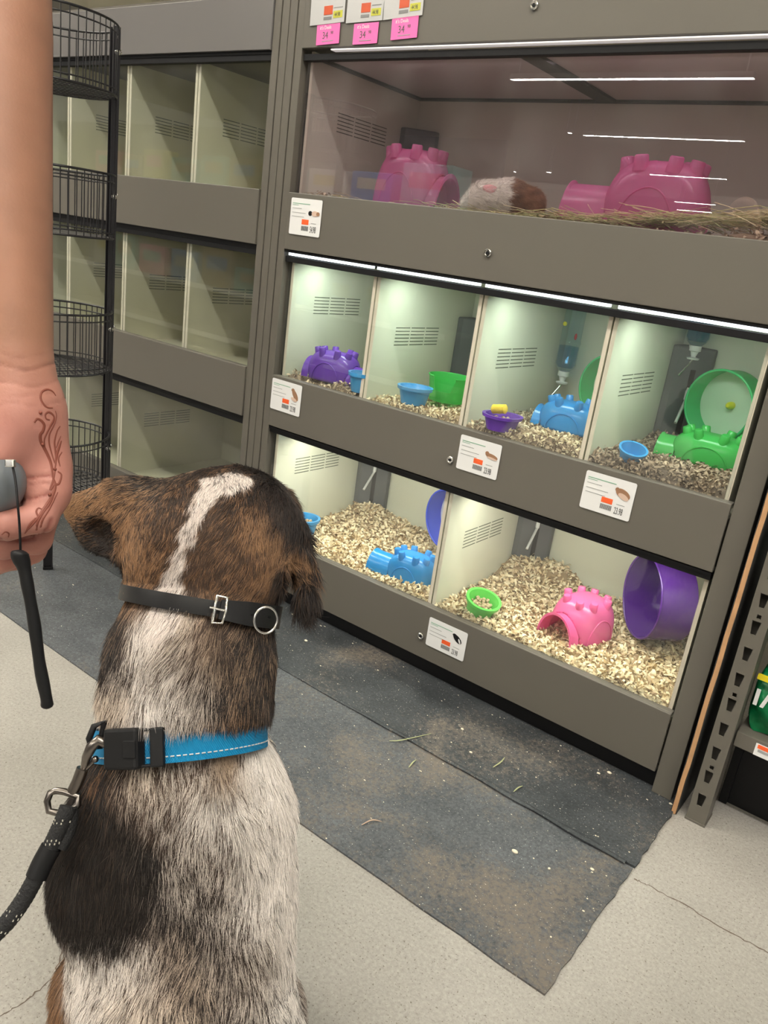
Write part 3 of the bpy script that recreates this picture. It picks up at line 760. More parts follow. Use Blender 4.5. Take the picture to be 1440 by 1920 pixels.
def bottle(loc, label, top=True, s=1):
    root = empty('water_bottle', loc, 0, label, 'water bottle', 'inverted water bottles')
    b = MB(); r = .026
    b.lathe([(0, .150), (r*.9, .150), (r, .143), (r, .072), (r*1.06, .070), (r*1.06, .066), (r, .064), (r, .012), (r*.8, .002), (r*.45, -.006), (0, -.006)], 32)
    b.build('bottle', M['bottle'], root, smooth=40)
    b = MB(); b.lathe([(0, .058), (r*.93, .058), (r*.93, .013), (r*.72, .004), (0, .003)], 32); b.build('water', M['water'], root, smooth=40)
    b = MB(); b.lathe([(0, -.006), (.014, -.006), (.0145, -.018), (.010, -.020), (.006, -.032), (.016, -.034), (.014, -.038), (0, -.038)], 24); b.build('cap', M['white'], root, smooth=40)
    b = MB(); b.tube([(0, 0, -.038), (-.004, -.006, -.050), (-.016, -.022, -.078)], .003, 10); b.build('drinking_spout', M['steel'], root, smooth=50)
    b = MB(); b.ball((-r*.5, -r*.86, .112), .006, 8, (1, .25, .9)); b.build('sticker', M['yellow'], root, smooth=60)
    b = MB(); b.ball((r*.75, -r*.62, .085), .007, 8, (.5, .5, 1.2)); b.build('red_emblem', M['red'], root, smooth=60)
    return root
M['bottle'] = glass_mat('clear_blue_bottle', (.84, .93, .97), .07, .7)
M['water'] = glass_mat('blue_water', (.62, .80, .93), .04, .5)
M['red'] = node_mat('red_mark', (.45, .04, .05), .5)
bottle((.632, .405, .765), 'blue tinted water bottle hanging behind the blue castle hide')
bottle((.938, .412, .885), 'blue tinted water bottle above the grey housing by the green wheel')

# ------------------------------------------------------------- guinea pig: implicit surface polygonised (see surface())
# ---- measured skeletons (metres, world space): dog, coat colours, forearm and hand, henna lines
DOG = [('e',(.871,-.965,.67),(.086,.074,.086),[[.8013,-.2395,-.5482],[.5945,.2164,.7745],[.0668,.9465,-.3157]],.03),('c',(.849,-.99,.654),(.885,-.977,.638),.048,.06,.03),('c',(.909,-.946,.689),(.924,-.953,.662),.05,.046,.03),('c',(.874,-.921,.686),(.828,-.835,.659),.052,.036,.04),('c',(.828,-.835,.659),(.811,-.812,.651),.034,.026,.02),('c',(.883,-.908,.637),(.838,-.838,.633),.04,.024,.03),('c',(.892,-.987,.624),(.915,-1.013,.562),.068,.076,.03),('c',(.915,-1.013,.562),(.927,-1.027,.521),.077,.08,.03),('c',(.927,-1.027,.521),(.937,-1.038,.478),.079,.066,.02),('c',(.942,-1.041,.448),(.949,-1.044,.405),.082,.09,.015),('c',(.947,-1.043,.411),(.965,-1.061,.327),.09,.094,.04),('c',(.965,-1.061,.327),(1.014,-1.081,.223),.094,.102,.04),('c',(.917,-1.082,.373),(.923,-1.101,.332),.06,.057,.05),('c',(.997,-1.016,.398),(1.029,-1.033,.316),.054,.054,.05),('c',(1.014,-1.081,.223),(1.046,-1.098,.172),.102,.114,.04),('e',(.784,-1.036,.678),(.042,.036,.013),[[.9896,-.0093,-.1434],[.1366,.3718,.9182],[-.0448,.9282,-.3693]],.022),('e',(.76,-1.045,.686),(.025,.017,.009),[[.9846,-.0967,-.1458],[.1693,.3163,.9334],[.0441,.9437,-.3278]],.016),('e',(.806,-1.015,.692),(.035,.036,.022),[[.7827,-.2948,-.5482],[.6081,.1744,.7745],[.1327,.9395,-.3157]],.03),('e',(.802,-1.047,.672),(.024,.017,.011),[[.9895,.0199,-.1435],[.1245,.3895,.9126],[-.074,.9208,-.3829]],-.01),('e',(.929,-.934,.7),(.034,.03,.018),[[.789,.2773,-.5482],[.3538,.5245,.7745],[-.5023,.805,-.3157]],.02),('e',(.946,-.918,.688),(.038,.021,.01),[[.4534,.484,-.7484],[.4486,.6017,.6609],[-.7702,.6354,-.0557]],.012),('e',(.969,-.911,.651),(.036,.013,.009),[[.213,.7196,-.6609],[.2027,.6292,.7504],[-.9558,.2938,.0119]],.008),('e',(.982,-.919,.629),(.019,.01,.01),[[-.0155,.8161,-.5777],[.0231,.5779,.8157],[-.9996,.0007,.0278]],.008),('e',(.958,-.934,.658),(.028,.009,.012),[[.2815,.6711,-.6859],[.2649,.6326,.7277],[-.9223,.3865,-.0003]],-.008),('c',(1.045,-1.098,.135),(1.009,-1.05,.135),.108,.095,.04),('c',(.905,-.98,.375),(.881,-.948,.255),.085,.075,.05),('c',(.8274,-.9632,.315),(.8364,-.9752,.185),.048,.036,.04),('c',(.8364,-.9752,.185),(.8244,-.9592,.075),.036,.024,.02),('c',(.8244,-.9592,.075),(.8124,-.9432,.024),.024,.026,.02),('c',(.8124,-.9432,.024),(.7914,-.9152,.024),.026,.022,.015),('c',(1.005,-1.128,.135),(.935,-1.043,.11),.064,.046,.04),('c',(.935,-1.043,.11),(.995,-1.123,.035),.05,.026,.03),('c',(.995,-1.123,.035),(.891,-1.001,.024),.026,.026,.02),('c',(.891,-1.001,.024),(.873,-.977,.024),.027,.022,.012),('c',(.9106,-.9008,.315),(.9196,-.9128,.185),.048,.036,.04),('c',(.9196,-.9128,.185),(.9076,-.8968,.075),.036,.024,.02),('c',(.9076,-.8968,.075),(.8956,-.8808,.024),.024,.026,.02),('c',(.8956,-.8808,.024),(.8746,-.8528,.024),.026,.022,.015),('c',(1.085,-1.068,.135),(1.023,-.977,.11),.064,.046,.04),('c',(1.023,-.977,.11),(1.083,-1.057,.035),.05,.026,.03),('c',(1.083,-1.057,.035),(.995,-.923,.024),.026,.026,.02),('c',(.995,-.923,.024),(.977,-.899,.024),.027,.022,.012),('c',(1.093,-1.162,.075),(1.165,-1.208,.045),.04,.026,.03),('c',(1.165,-1.208,.045),(1.313,-1.122,.035),.026,.02,.02),('c',(1.313,-1.122,.035),(1.333,-.982,.025),.02,.013,.02),('c',(.94,-1.136,.217),(.961,-1.157,.146),.036,.044,.04)]
COAT = [((.8765,-1.0348,.7173),.035,(.27,.15,.08),(.085,.055,.04),.62),((.8473,-1.0476,.6871),.03,(.36,.205,.11),(.085,.055,.04),.35),((.8346,-1.0299,.7151),.025,(.36,.205,.11),(.035,.028,.026),.45),((.7884,-1.0495,.7014),.025,(.36,.205,.11),(.035,.028,.026),.35),((.7592,-1.056,.6875),.015,(.36,.205,.11),(.035,.028,.026),.15),((.7965,-1.041,.6626),.022,(.085,.055,.04),(.035,.028,.026),.9),((.7772,-1.0543,.6652),.015,(.27,.15,.08),(.035,.028,.026),.7),((.8267,-.9977,.7314),.025,(.34,.235,.155),(.035,.028,.026),.8),((.8765,-1.0548,.6635),.03,(.36,.205,.11),(.085,.055,.04),.4),((.9011,-1.0564,.6496),.02,(.27,.15,.08),(.085,.055,.04),.6),((.8722,-1.0125,.7352),.03,(.27,.15,.08),(.035,.028,.026),.85),((.9307,-1.0143,.7079),.03,(.27,.15,.08),(.085,.055,.04),.72),((.9491,-1.0044,.6889),.035,(.27,.15,.08),(.085,.055,.04),.68),((.9212,-.9664,.7422),.03,(.27,.15,.08),(.035,.028,.026),.75),((.9514,-.966,.7193),.02,(.36,.205,.11),(.085,.055,.04),.12),((.9559,-.9796,.7031),.015,(.36,.205,.11),(.085,.055,.04),.35),((.9652,-.9882,.6673),.03,(.27,.15,.08),(.085,.055,.04),.45),((.9475,-1.0216,.6636),.03,(.27,.15,.08),(.085,.055,.04),.75),((.9381,-.9319,.7356),.03,(.085,.055,.04),(.035,.028,.026),.95),((.9591,-.9299,.7117),.03,(.085,.055,.04),(.035,.028,.026),.95),((.963,-.952,.6996),.014,(.36,.205,.11),(.085,.055,.04),.18),((.9665,-.9304,.6777),.02,(.36,.205,.11),(.035,.028,.026),.22),((.9712,-.9206,.6552),.016,(.36,.205,.11),(.035,.028,.026),.45),((.9648,-.9085,.6877),.012,(.085,.055,.04),(.035,.028,.026),.9),((.9854,-.9233,.6454),.018,(.085,.055,.04),(.035,.028,.026),.85),((.9719,-.9479,.6594),.012,(.085,.055,.04),(.035,.028,.026),.98),((.9699,-.9674,.6757),.02,(.27,.15,.08),(.085,.055,.04),.3),((.958,-.919,.608),.03,(.085,.055,.04),(.035,.028,.026),.95),((.8838,-1.0827,.597),.02,(.34,.235,.155),(.035,.028,.026),.92),((.9219,-1.0766,.6171),.022,(.9,.84,.79),(.085,.055,.04),.3),((.9394,-1.059,.6304),.022,(.76,.65,.55),(.085,.055,.04),.35),((.9563,-1.0709,.6067),.03,(.6,.53,.47),(.085,.055,.04),.42),((.9712,-1.0382,.6195),.025,(.34,.235,.155),(.085,.055,.04),.68),((.9819,-1.0053,.6132),.03,(.34,.235,.155),(.035,.028,.026),.72),((.9965,-1.0227,.5836),.035,(.34,.235,.155),(.035,.028,.026),.68),((.9909,-.9799,.5775),.03,(.34,.235,.155),(.035,.028,.026),.82),((.9588,-1.0897,.5739),.03,(.9,.84,.79),(.085,.055,.04),.35),((.9861,-1.0669,.5721),.03,(.6,.53,.47),(.035,.028,.026),.52),((1.0053,-1.0351,.5563),.025,(.27,.15,.08),(.035,.028,.026),.62),((.9166,-1.1042,.5595),.02,(.76,.65,.55),(.085,.055,.04),.35),((.9946,-.9751,.5389),.02,(.085,.055,.04),(.035,.028,.026),.85),((.907,-1.0952,.5815),.02,(.6,.53,.47),(.035,.028,.026),.7),((.9265,-1.1236,.4752),.025,(.27,.15,.08),(.035,.028,.026),.72),((.9684,-1.1113,.4927),.025,(.76,.65,.55),(.085,.055,.04),.45),((.9973,-1.0839,.5012),.025,(.6,.53,.47),(.085,.055,.04),.5),((1.0131,-1.0506,.4995),.02,(.34,.235,.155),(.085,.055,.04),.35),((1.0227,-1.0144,.4803),.025,(.9,.84,.79),(.085,.055,.04),.15),((1.0273,-.985,.4545),.03,(.9,.84,.79),(.035,.028,.026),.12),((.9143,-1.1443,.4217),.035,(.085,.055,.04),(.035,.028,.026),.97),((.9548,-1.1415,.4327),.04,(.085,.055,.04),(.035,.028,.026),.97),((.9615,-1.1566,.389),.045,(.085,.055,.04),(.035,.028,.026),.98),((.9924,-1.1429,.4012),.035,(.085,.055,.04),(.035,.028,.026),.97),((.9792,-1.1619,.3597),.035,(.085,.055,.04),(.035,.028,.026),.97),((.9155,-1.162,.3674),.04,(.085,.055,.04),(.035,.028,.026),.97),((.9845,-1.1326,.4337),.03,(.085,.055,.04),(.035,.028,.026),.95),((1.0028,-1.1465,.3789),.025,(.085,.055,.04),(.035,.028,.026),.95),((1.0013,-1.1099,.4621),.03,(.6,.53,.47),(.085,.055,.04),.55),((1.0232,-1.1121,.421),.035,(.6,.53,.47),(.035,.028,.026),.52),((1.0276,-1.0736,.4636),.03,(.9,.84,.79),(.085,.055,.04),.4),((1.0416,-1.0825,.427),.035,(.6,.53,.47),(.085,.055,.04),.5),((1.0437,-1.0454,.451),.03,(.9,.84,.79),(.085,.055,.04),.22),((1.0634,-1.0302,.4084),.035,(.9,.84,.79),(.035,.028,.026),.15),((1.0823,-1.0181,.3446),.04,(.9,.84,.79),(.035,.028,.026),.14),((1.0713,-1.0561,.3774),.035,(.9,.84,.79),(.085,.055,.04),.32),((1.051,-1.1,.3806),.04,(.6,.53,.47),(.035,.028,.026),.68),((1.0232,-1.1007,.4391),.03,(.6,.53,.47),(.035,.028,.026),.6),((1.0493,-1.0871,.403),.03,(.6,.53,.47),(.035,.028,.026),.6),((1.0447,-1.125,.355),.03,(.34,.235,.155),(.035,.028,.026),.6),((1.0758,-1.0912,.3394),.035,(.6,.53,.47),(.035,.028,.026),.6),((1.0674,-1.1222,.3242),.04,(.34,.235,.155),(.035,.028,.026),.62),((1.0938,-1.0636,.318),.035,(.6,.53,.47),(.085,.055,.04),.5),((1.1026,-1.0295,.2757),.04,(.9,.84,.79),(.035,.028,.026),.22),((1.1006,-1.0955,.2949),.035,(.6,.53,.47),(.035,.028,.026),.6),((1.14,-1.035,.261),.03,(.9,.84,.79),(.035,.028,.026),.6),((1.0064,-1.162,.3277),.035,(.9,.84,.79),(.085,.055,.04),.2),((.9706,-1.1725,.3008),.03,(.9,.84,.79),(.085,.055,.04),.3),((1.0333,-1.1459,.3361),.03,(.9,.84,.79),(.085,.055,.04),.22),((1.0386,-1.1604,.3058),.035,(.76,.65,.55),(.085,.055,.04),.35),((1.0053,-1.1775,.2858),.035,(.9,.84,.79),(.085,.055,.04),.25),((.9185,-1.1661,.2391),.015,(.27,.15,.08),(.085,.055,.04),.4),((.9507,-1.1826,.2292),.02,(.27,.15,.08),(.085,.055,.04),.35),((1.0703,-1.1476,.2949),.03,(.76,.65,.55),(.035,.028,.026),.45)]
BLAZE = ([(.9008,-.9596,.7487),(.8968,-.9778,.7456),(.9059,-1.0023,.7349),(.9123,-1.022,.7176),(.9162,-1.0344,.6959),(.9178,-1.0433,.6727),(.9203,-1.0517,.6498),(.9283,-1.0621,.6327)],[.018,.018,.012,.008,.0065,.008,.014,.018])
PATCH = [((.9188,-1.1385,.4373),(.9793,-1.1376,.4271),.028,.034),((.9793,-1.1376,.4271),(.9918,-1.1452,.3959),.034,.03),((.9918,-1.1452,.3959),(.9846,-1.1571,.37),.03,.027),((.9113,-1.1538,.3926),(.9487,-1.1653,.3664),.04,.04),((.9487,-1.1433,.4299),(.9715,-1.16,.3724),.036,.034)]
ARM = [('c',(.762,-1.135,1.242),(.815,-1.162,1.115),.042,.0408,.001),('c',(.815,-1.162,1.115),(.863,-1.188,.984),.0408,.0385,.001),('c',(.863,-1.188,.984),(.907,-1.206,.879),.0385,.0325,.001),('c',(.907,-1.206,.879),(.916,-1.209,.857),.0325,.033,.002),('e',(.927,-1.209,.82),(.0315,.052,.022),[[.7827,-.2948,-.5482],[.6081,.1744,.7745],[.1327,.9395,-.3157]],.025),('c',(.932,-1.197,.843),(.949,-1.199,.805),.014,.014,.02),('c',(.949,-1.199,.805),(.961,-1.204,.79),.0125,.012,.016),('c',(.937,-1.221,.838),(.943,-1.236,.821),.02,.016,.02),('c',(.943,-1.236,.821),(.951,-1.259,.798),.013,.0115,.01),('c',(.951,-1.259,.798),(.945,-1.27,.782),.0115,.009,.008),('c',(.961,-1.204,.79),(.97,-1.216,.776),.0125,.0118,.012),('c',(.97,-1.216,.776),(.965,-1.24,.773),.0116,.0105,.003),('c',(.965,-1.24,.773),(.949,-1.254,.777),.0105,.0092,.006),('c',(.94,-1.193,.775),(.947,-1.207,.749),.0125,.0115,.012),('c',(.947,-1.207,.749),(.945,-1.232,.749),.0112,.0105,.005),('c',(.945,-1.232,.749),(.933,-1.248,.755),.0105,.009,.005),('c',(.916,-1.182,.771),(.927,-1.2,.732),.013,.0115,.012),('c',(.927,-1.2,.732),(.923,-1.223,.728),.0112,.0105,.005),('c',(.923,-1.223,.728),(.914,-1.24,.736),.0105,.009,.005),('c',(.892,-1.174,.767),(.904,-1.196,.718),.013,.0115,.012),('c',(.904,-1.196,.718),(.897,-1.219,.713),.0112,.0105,.005),('c',(.897,-1.219,.713),(.888,-1.231,.723),.0105,.009,.005)]
HENNA = [([(.9488,-1.1915,.8619),(.9478,-1.1934,.8651),(.9483,-1.198,.867),(.9499,-1.2033,.8656),(.9524,-1.2057,.8618),(.9543,-1.2045,.8576),(.9548,-1.2014,.8549),(.9541,-1.1971,.8542)],.0011),([(.9577,-1.2017,.8462),(.9579,-1.2046,.8474),(.9571,-1.2047,.8504),(.956,-1.2016,.8518),(.9559,-1.1982,.8496),(.9567,-1.1976,.8465),(.9588,-1.2018,.8418),(.9604,-1.2056,.837),(.9608,-1.2078,.8326),(.9613,-1.2076,.8271)],.0011),([(.9593,-1.2147,.8458),(.9585,-1.2121,.848),(.9588,-1.209,.8466),(.9594,-1.207,.8433),(.9603,-1.2085,.8391),(.9606,-1.2107,.8366),(.9607,-1.2106,.832),(.9612,-1.2085,.8272),(.9625,-1.2064,.8217),(.9647,-1.2053,.8165),(.9671,-1.2055,.8115),(.9702,-1.2068,.8059)],.0016),([(.9542,-1.1952,.8518),(.9553,-1.1949,.8478),(.958,-1.1984,.8422),(.9599,-1.203,.8366),(.961,-1.2041,.8304),(.9627,-1.2032,.8223),(.9657,-1.2025,.8154)],.0009),([(.9564,-1.1925,.8403),(.9582,-1.1961,.8374),(.9604,-1.1993,.8307),(.9624,-1.2,.8237),(.965,-1.2011,.8169),(.9674,-1.2033,.8113)],.001),([(.9581,-1.193,.8332),(.9601,-1.1962,.8293),(.9616,-1.1991,.8253)],.0008),([(.9589,-1.193,.8296),(.9614,-1.1965,.825),(.9637,-1.1998,.8202),(.9661,-1.2022,.8146)],.0014),([(.9621,-1.1944,.822),(.9644,-1.1988,.8184),(.9671,-1.1989,.8125)],.0009),([(.9679,-1.2036,.8105),(.9708,-1.2065,.8051),(.9738,-1.2107,.798),(.9731,-1.2074,.8011),(.9734,-1.2036,.8016),(.9701,-1.1997,.8067),(.9686,-1.2018,.8095)],.0012),([(.9702,-1.2066,.8059),(.9737,-1.2068,.8002),(.9761,-1.2111,.793),(.9778,-1.2178,.7861),(.9796,-1.2246,.7794),(.9778,-1.2311,.7716)],.0016),([(.9749,-1.2074,.7978),(.9773,-1.2132,.789),(.9797,-1.2209,.7825),(.98,-1.2249,.7748),(.9555,-1.2159,.7561)],.0012),([(.9759,-1.2061,.796),(.9785,-1.2135,.7865),(.9813,-1.2218,.7775),(.9565,-1.2145,.7551)],.001),([(.9789,-1.2251,.7802),(.9785,-1.2296,.7753),(.9766,-1.2323,.7685)],.0012),([(.9776,-1.2196,.7854),(.9758,-1.2214,.7861),(.9768,-1.2235,.784),(.9792,-1.2234,.7814),(.9795,-1.2212,.7825)],.0009),([(.9737,-1.248,.7699),(.9753,-1.2461,.7724),(.9762,-1.244,.7709),(.9752,-1.2439,.7677)],.0007)]
HENNA_DOTS = [(.957,-1.2086,.8521),(.9675,-1.2034,.8111),(.9609,-1.2093,.8293),(.975,-1.2119,.7947)]
PT = {'dring':[(.914,-1.119,.527),(.909,-1.127,.522),(.91,-1.133,.511),(.915,-1.133,.503),(.919,-1.127,.503)],'hook':[(.927,-1.125,.51),(.921,-1.13,.514),(.919,-1.136,.508),(.917,-1.14,.497),(.917,-1.142,.487),(.917,-1.144,.48)],'gate':[(.924,-1.135,.496),(.921,-1.139,.489),(.918,-1.143,.483)],'barrel':[(.917,-1.144,.486),(.917,-1.149,.473),(.916,-1.154,.463)],'swivel':[(.904,-1.164,.463),(.911,-1.16,.464),(.923,-1.152,.461),(.926,-1.154,.455),(.924,-1.161,.447),(.914,-1.168,.445),(.907,-1.173,.446),(.902,-1.172,.454),(.901,-1.168,.461)],'rope':[(.924,-1.163,.456),(.926,-1.168,.449),(.927,-1.174,.439),(.928,-1.181,.428),(.929,-1.188,.417),(.93,-1.195,.407),(.931,-1.203,.396),(.931,-1.213,.382),(.931,-1.225,.37),(.929,-1.237,.36),(.928,-1.263,.353),(.92,-1.291,.363)],'rope2':[(.922,-1.16,.453),(.927,-1.163,.443),(.93,-1.168,.432),(.932,-1.177,.421)],'sleeve':[(.928,-1.183,.423),(.929,-1.193,.41),(.931,-1.2,.4)],'cord':[(.98,-1.243,.825),(.988,-1.245,.815),(.996,-1.248,.802),(1.0,-1.249,.786),(1.001,-1.249,.766)],'wand':[(1.001,-1.249,.768),(1.002,-1.25,.764),(1.005,-1.249,.757),(1.01,-1.249,.743),(1.018,-1.249,.718),(1.027,-1.25,.688),(1.035,-1.25,.666),(1.036,-1.25,.659)],'disc':[(.948,-1.241,.801)],'loop':[(.978,-1.245,.825),(.982,-1.244,.825)],'band':[(.968,-1.243,.832),(.979,-1.247,.824),(.984,-1.25,.812),(.984,-1.251,.799),(.98,-1.251,.787)],'nose':[(.801,-.801,.646)],'eyes':[(.816,-.888,.708),(.873,-.863,.701)],'creases':[([(.957,-1.2237,.8031),(.9626,-1.2178,.8051),(.9665,-1.2125,.8066),(.9692,-1.2069,.8074)],.0011,.45),([(.9548,-1.2236,.7862),(.9677,-1.2216,.7914),(.9728,-1.2162,.7941),(.9747,-1.2115,.7956)],.0011,.5),([(.96,-1.2213,.7999),(.9675,-1.2152,.8019),(.971,-1.2102,.8026)],.0008,.2),([(.9708,-1.2477,.7656),(.9552,-1.2254,.7547),(.9572,-1.2138,.7541),(.9801,-1.2181,.7687),(.9824,-1.2148,.7777)],.0014,.6),([(.9474,-1.2276,.8626),(.9508,-1.2155,.8638),(.9487,-1.1935,.8636)],.0008,.15),([(.9598,-1.2168,.8431),(.9594,-1.2062,.8432),(.9568,-1.1949,.8423)],.0007,.12)],'fr':[(.7827,.6081,.1327),(-.2948,.1744,.9395),(-.5482,.7745,-.3157)],'blue':[(.9114,-1.1109,.4939),(.9893,-1.0823,.5241),(1.0072,-1.0039,.5174)],'bluebk':[(.9469,-1.1087,.5114),(.9722,-1.0971,.5207),(.9217,-1.1119,.4993)],'leather':[(.8758,-1.0625,.6284),(.9371,-1.0482,.6426),(.9679,-.9577,.6107)],'buckle':[(.9581,-1.0202,.6451)],'ring2':[(1.002,-.999,.636)],'dr2':[(.996,-.979,.648),(.994,-.989,.628)]}
# ------------------------------------------------------------- dog
def coat(P, seed=0):
    n = len(P); L = np.zeros((n, 3)); D = np.zeros((n, 3)); pd = np.zeros(n); W_ = np.zeros(n)
    for (c, r, l, d, k) in COAT:
        d2 = ((P-np.array(c))**2).sum(1); w = np.exp(-d2/(2*(r*.62)**2))+1e-8/(d2+1e-4)
        L += w[:, None]*np.array(l); D += w[:, None]*np.array(d); pd += w*k; W_ += w
    L /= W_[:, None]; D /= W_[:, None]; pd /= W_
    # white blaze down the middle of the head
    pts, bw = BLAZE; best = np.full(n, 9.0)
    for (a, b, wa, wb) in zip(pts[:-1], pts[1:], bw[:-1], bw[1:]):
        best = np.minimum(best, sd_capsule(P, a, b, wa, wb))
    best = best+.0035*vnoise(P, 260, 21)
    f = np.clip(.5-best/.005, 0, 1)*.92
    L = L*(1-f[:, None])+np.array((.86, .78, .73))*f[:, None]; pd = pd*(1-f)+.16*f
    best = np.full(n, 9.0)
    for (a, b, wa, wb) in PATCH: best = np.minimum(best, sd_capsule(P, a, b, wa, wb))
    f = np.clip(.5-(best+.002*vnoise(P, 240, 22))/.006, 0, 1); out = (best > .008) & (best < .05)
    pd = pd*(1-f)+.985*f; D = D*(1-f[:, None])+np.array((.022, .018, .016))*f[:, None]
    return L, D, pd
def vnoise(P, sc, seed):
    r = np.random.default_rng(seed); o = np.zeros(len(P))
    for i in range(7):
        k = r.normal(0, 1, 3); o += np.sin(P @ (k*sc)+r.uniform(0, 6.28))
    return o/3.2
dog = empty('dog', (1.045, -1.098, 0), 0, 'sitting brown, black and white dog seen from behind, watching the cages', 'dog')
MI = Matrix.Translation((-1.045, 1.098, 0))
V, F, N = surface(DOG, .0058)
M['dog_skin'] = node_mat('dog_undercoat', (.2, .15, .12), .85, attr='Col', spec=.1)
L, D, pd = coat(V); pn = pd[:, None]
body = mesh_np('body', V-np.array([1.045, -1.098, 0]), F, M['dog_skin'], (L*(1-pn)+D*pn)*.55, smooth=True, parent=dog)
# fur: one strand per hair, coloured by where it grows
def neck_centre(a, n):
    A_ = np.array([.929, -1.033, .505]); B_ = np.array([.897, -.990, .617]); d = B_-A_
    return A_+d*(((a-A_) @ n)/(d @ n))
def unit(v): v = np.array(v, float); return v/np.linalg.norm(v)
RB = (np.array(PT['blue'][1]), unit((-.45, .27, .857))); RL = (np.array(PT['leather'][1]), unit((-.26+.03, .35+.02, .90)))
CB = neck_centre(*RB); CL = neck_centre(*RL)
def grow(nh):
    r = np.random.default_rng(77)
    q0, q1, q2, q3 = [V[F[:, i]] for i in range(4)]
    ar = .5*np.linalg.norm(np.cross(q2-q0, q3-q1), axis=1)
    dens = ar*np.where(F.mean() > 0, 1, 1)
    cen = (q0+q2)/2; nf = np.cross(q2-q0, q3-q1); nf /= np.linalg.norm(nf, axis=1)[:, None]+1e-12; dens = dens*np.where(cen[:, 2] < .15, .3, 1.0)*np.where(nf @ np.array([-.6, .8, 0]) > .35, .35, 1.0)
    k = r.choice(len(F), nh, p=dens/dens.sum()); u, v = r.uniform(0, 1, (nh, 1)), r.uniform(0, 1, (nh, 1))
    P = q0[k]*(1-u)*(1-v)+q1[k]*u*(1-v)+q2[k]*u*v+q3[k]*(1-u)*v
    e = .002; Nn = np.stack([eval_prims(P+np.eye(3)[i]*e, DOG)-eval_prims(P-np.eye(3)[i]*e, DOG) for i in range(3)], 1)
    Nn /= np.linalg.norm(Nn, axis=1)[:, None]+1e-9
    # no hair under the collars
    db = (P-RB[0]) @ RB[1]; dl = (P-RL[0]) @ RL[1]
    nearb = (np.abs(db) < .0160) & (np.linalg.norm(P-CB-((P-CB) @ RB[1])[:, None]*RB[1], axis=1) < .0905); nearl = (np.abs(dl) < .0055) & (np.linalg.norm(P-CL, axis=1) < .11)
    keep = ~(nearb | nearl); P, Nn = P[keep], Nn[keep]; n = len(P); db = db[keep]; dl = dl[keep]
    S0 = np.array([.848, -.885, .735]); f = P-S0
    f += np.array([-.6, .8, 0])*(-.02)
    f /= np.linalg.norm(f, axis=1)[:, None]
    body_ = np.clip((.60-P[:, 2])/.12, 0, 1)[:, None]
    f = f*(1-.5*body_)+np.array([.10, -.06, -1.0])*body_*.6
    f = f-Nn*(f*Nn).sum(1)[:, None]; f /= np.linalg.norm(f, axis=1)[:, None]+1e-9
    side = np.cross(Nn, f)
    sw = .30*vnoise(P, 55, 5)+.20*vnoise(P, 170, 6)+r.normal(0, .16, n)
    f = f*np.cos(sw)[:, None]+side*np.sin(sw)[:, None]
    hd = np.linalg.norm(P-np.array([.87, -.968, .672]), axis=1)
    t = np.clip((hd-.075)/.06, 0, 1); Ln = (.0085*(1-t)+.021*t)
    ear = np.minimum(np.linalg.norm(P-np.array([.775, -1.042, .68]), axis=1), np.linalg.norm(P-np.array([.965, -.87, .62]), axis=1)+.01)
    Ln = np.where(ear < .05, .006, Ln)
    Ln *= np.where((db > 0) & (db < .05), 1.15, 1)*r.uniform(.65, 1.25, n)*np.where(P[:, 2] < .1, .5, 1)
    nb_ = ((db > 0) & (db < .030)); Ln = np.where(nb_, .32*Ln+.006*r.uniform(0, 1, n), Ln)
    nb_ |= (dl > 0) & (dl < .016)
    lift = (np.where(nb_, .62, .24)+.16*vnoise(P, 90, 8)+r.normal(0, .07, n)).clip(.24, .85)
    K = 5; s = np.linspace(0, 1, K); Q = np.zeros((n, K, 3))
    for i, q in enumerate(s):
        Q[:, i] = P-Nn*.0004+(f*(q*Ln)[:, None])+Nn*(lift*Ln*(q-.40*q*q)*1.35)[:, None]+np.array([0, 0, -1])*(.10*Ln*q*q)[:, None]
    L, D, pd = coat(P)
    cl = vnoise(np.stack([P @ np.array([.79, .61, 0]), P @ np.array([-.6, .8, 0]), P[:, 2]*.30], 1), 420, 9)*.13+vnoise(np.stack([P @ np.array([.79, .61, 0]), P @ np.array([-.6, .8, 0]), P[:, 2]*.35], 1), 900, 10)*.20
    pick = r.uniform(0, 1, n)*.55+.225+cl < pd
    C = np.where(pick[:, None], D, L)*r.uniform(.72, 1.18, n)[:, None]
    C = np.where((pick & (r.uniform(0, 1, n) < .12))[:, None], C*.4+L*.6, C)
    return Q, C, Ln
def strands(name, Q, C, r0, mat, parent, off):
    n, K, _ = Q.shape; hc = bpy.data.hair_curves.new(name); hc.add_curves([K]*n)
    hc.attributes['position'].data.foreach_set('vector', (Q-off).astype(np.float32).ravel())
    ra = hc.attributes.get('radius') or hc.attributes.new('radius', 'FLOAT', 'POINT')
    ra.data.foreach_set('value', np.tile(np.array([1, .95, .8, .55, .12])*r0, n).astype(np.float32))
    ca = hc.attributes.new('Col', 'FLOAT_COLOR', 'POINT')
    cc = np.ones((n, K, 4), np.float32); cc[..., :3] = C[:, None, :]*np.array([.75, .9, 1, 1.05, 1.1])[None, :, None]
    ca.data.foreach_set('color', cc.ravel()); hc.materials.append(mat)
    o = bpy.data.objects.new(name, hc); COL.objects.link(o); o.parent = parent; return o
M['fur'] = node_mat('dog_fur', (.3, .3, .3), .50, attr='Col', spec=.35)
Q, C, Ln = grow(430000)
fur = strands('fur', Q, C, .00021, M['fur'], dog, np.array([1.045, -1.098, 0])); fur['kind'] = 'stuff'
b = MB(); b.ball(np.array(PT['nose'][0])-np.array([1.045, -1.098, 0]), .013, 10, (1.1, .8, .8)); b.build('nose', M['black'], dog, smooth=60)
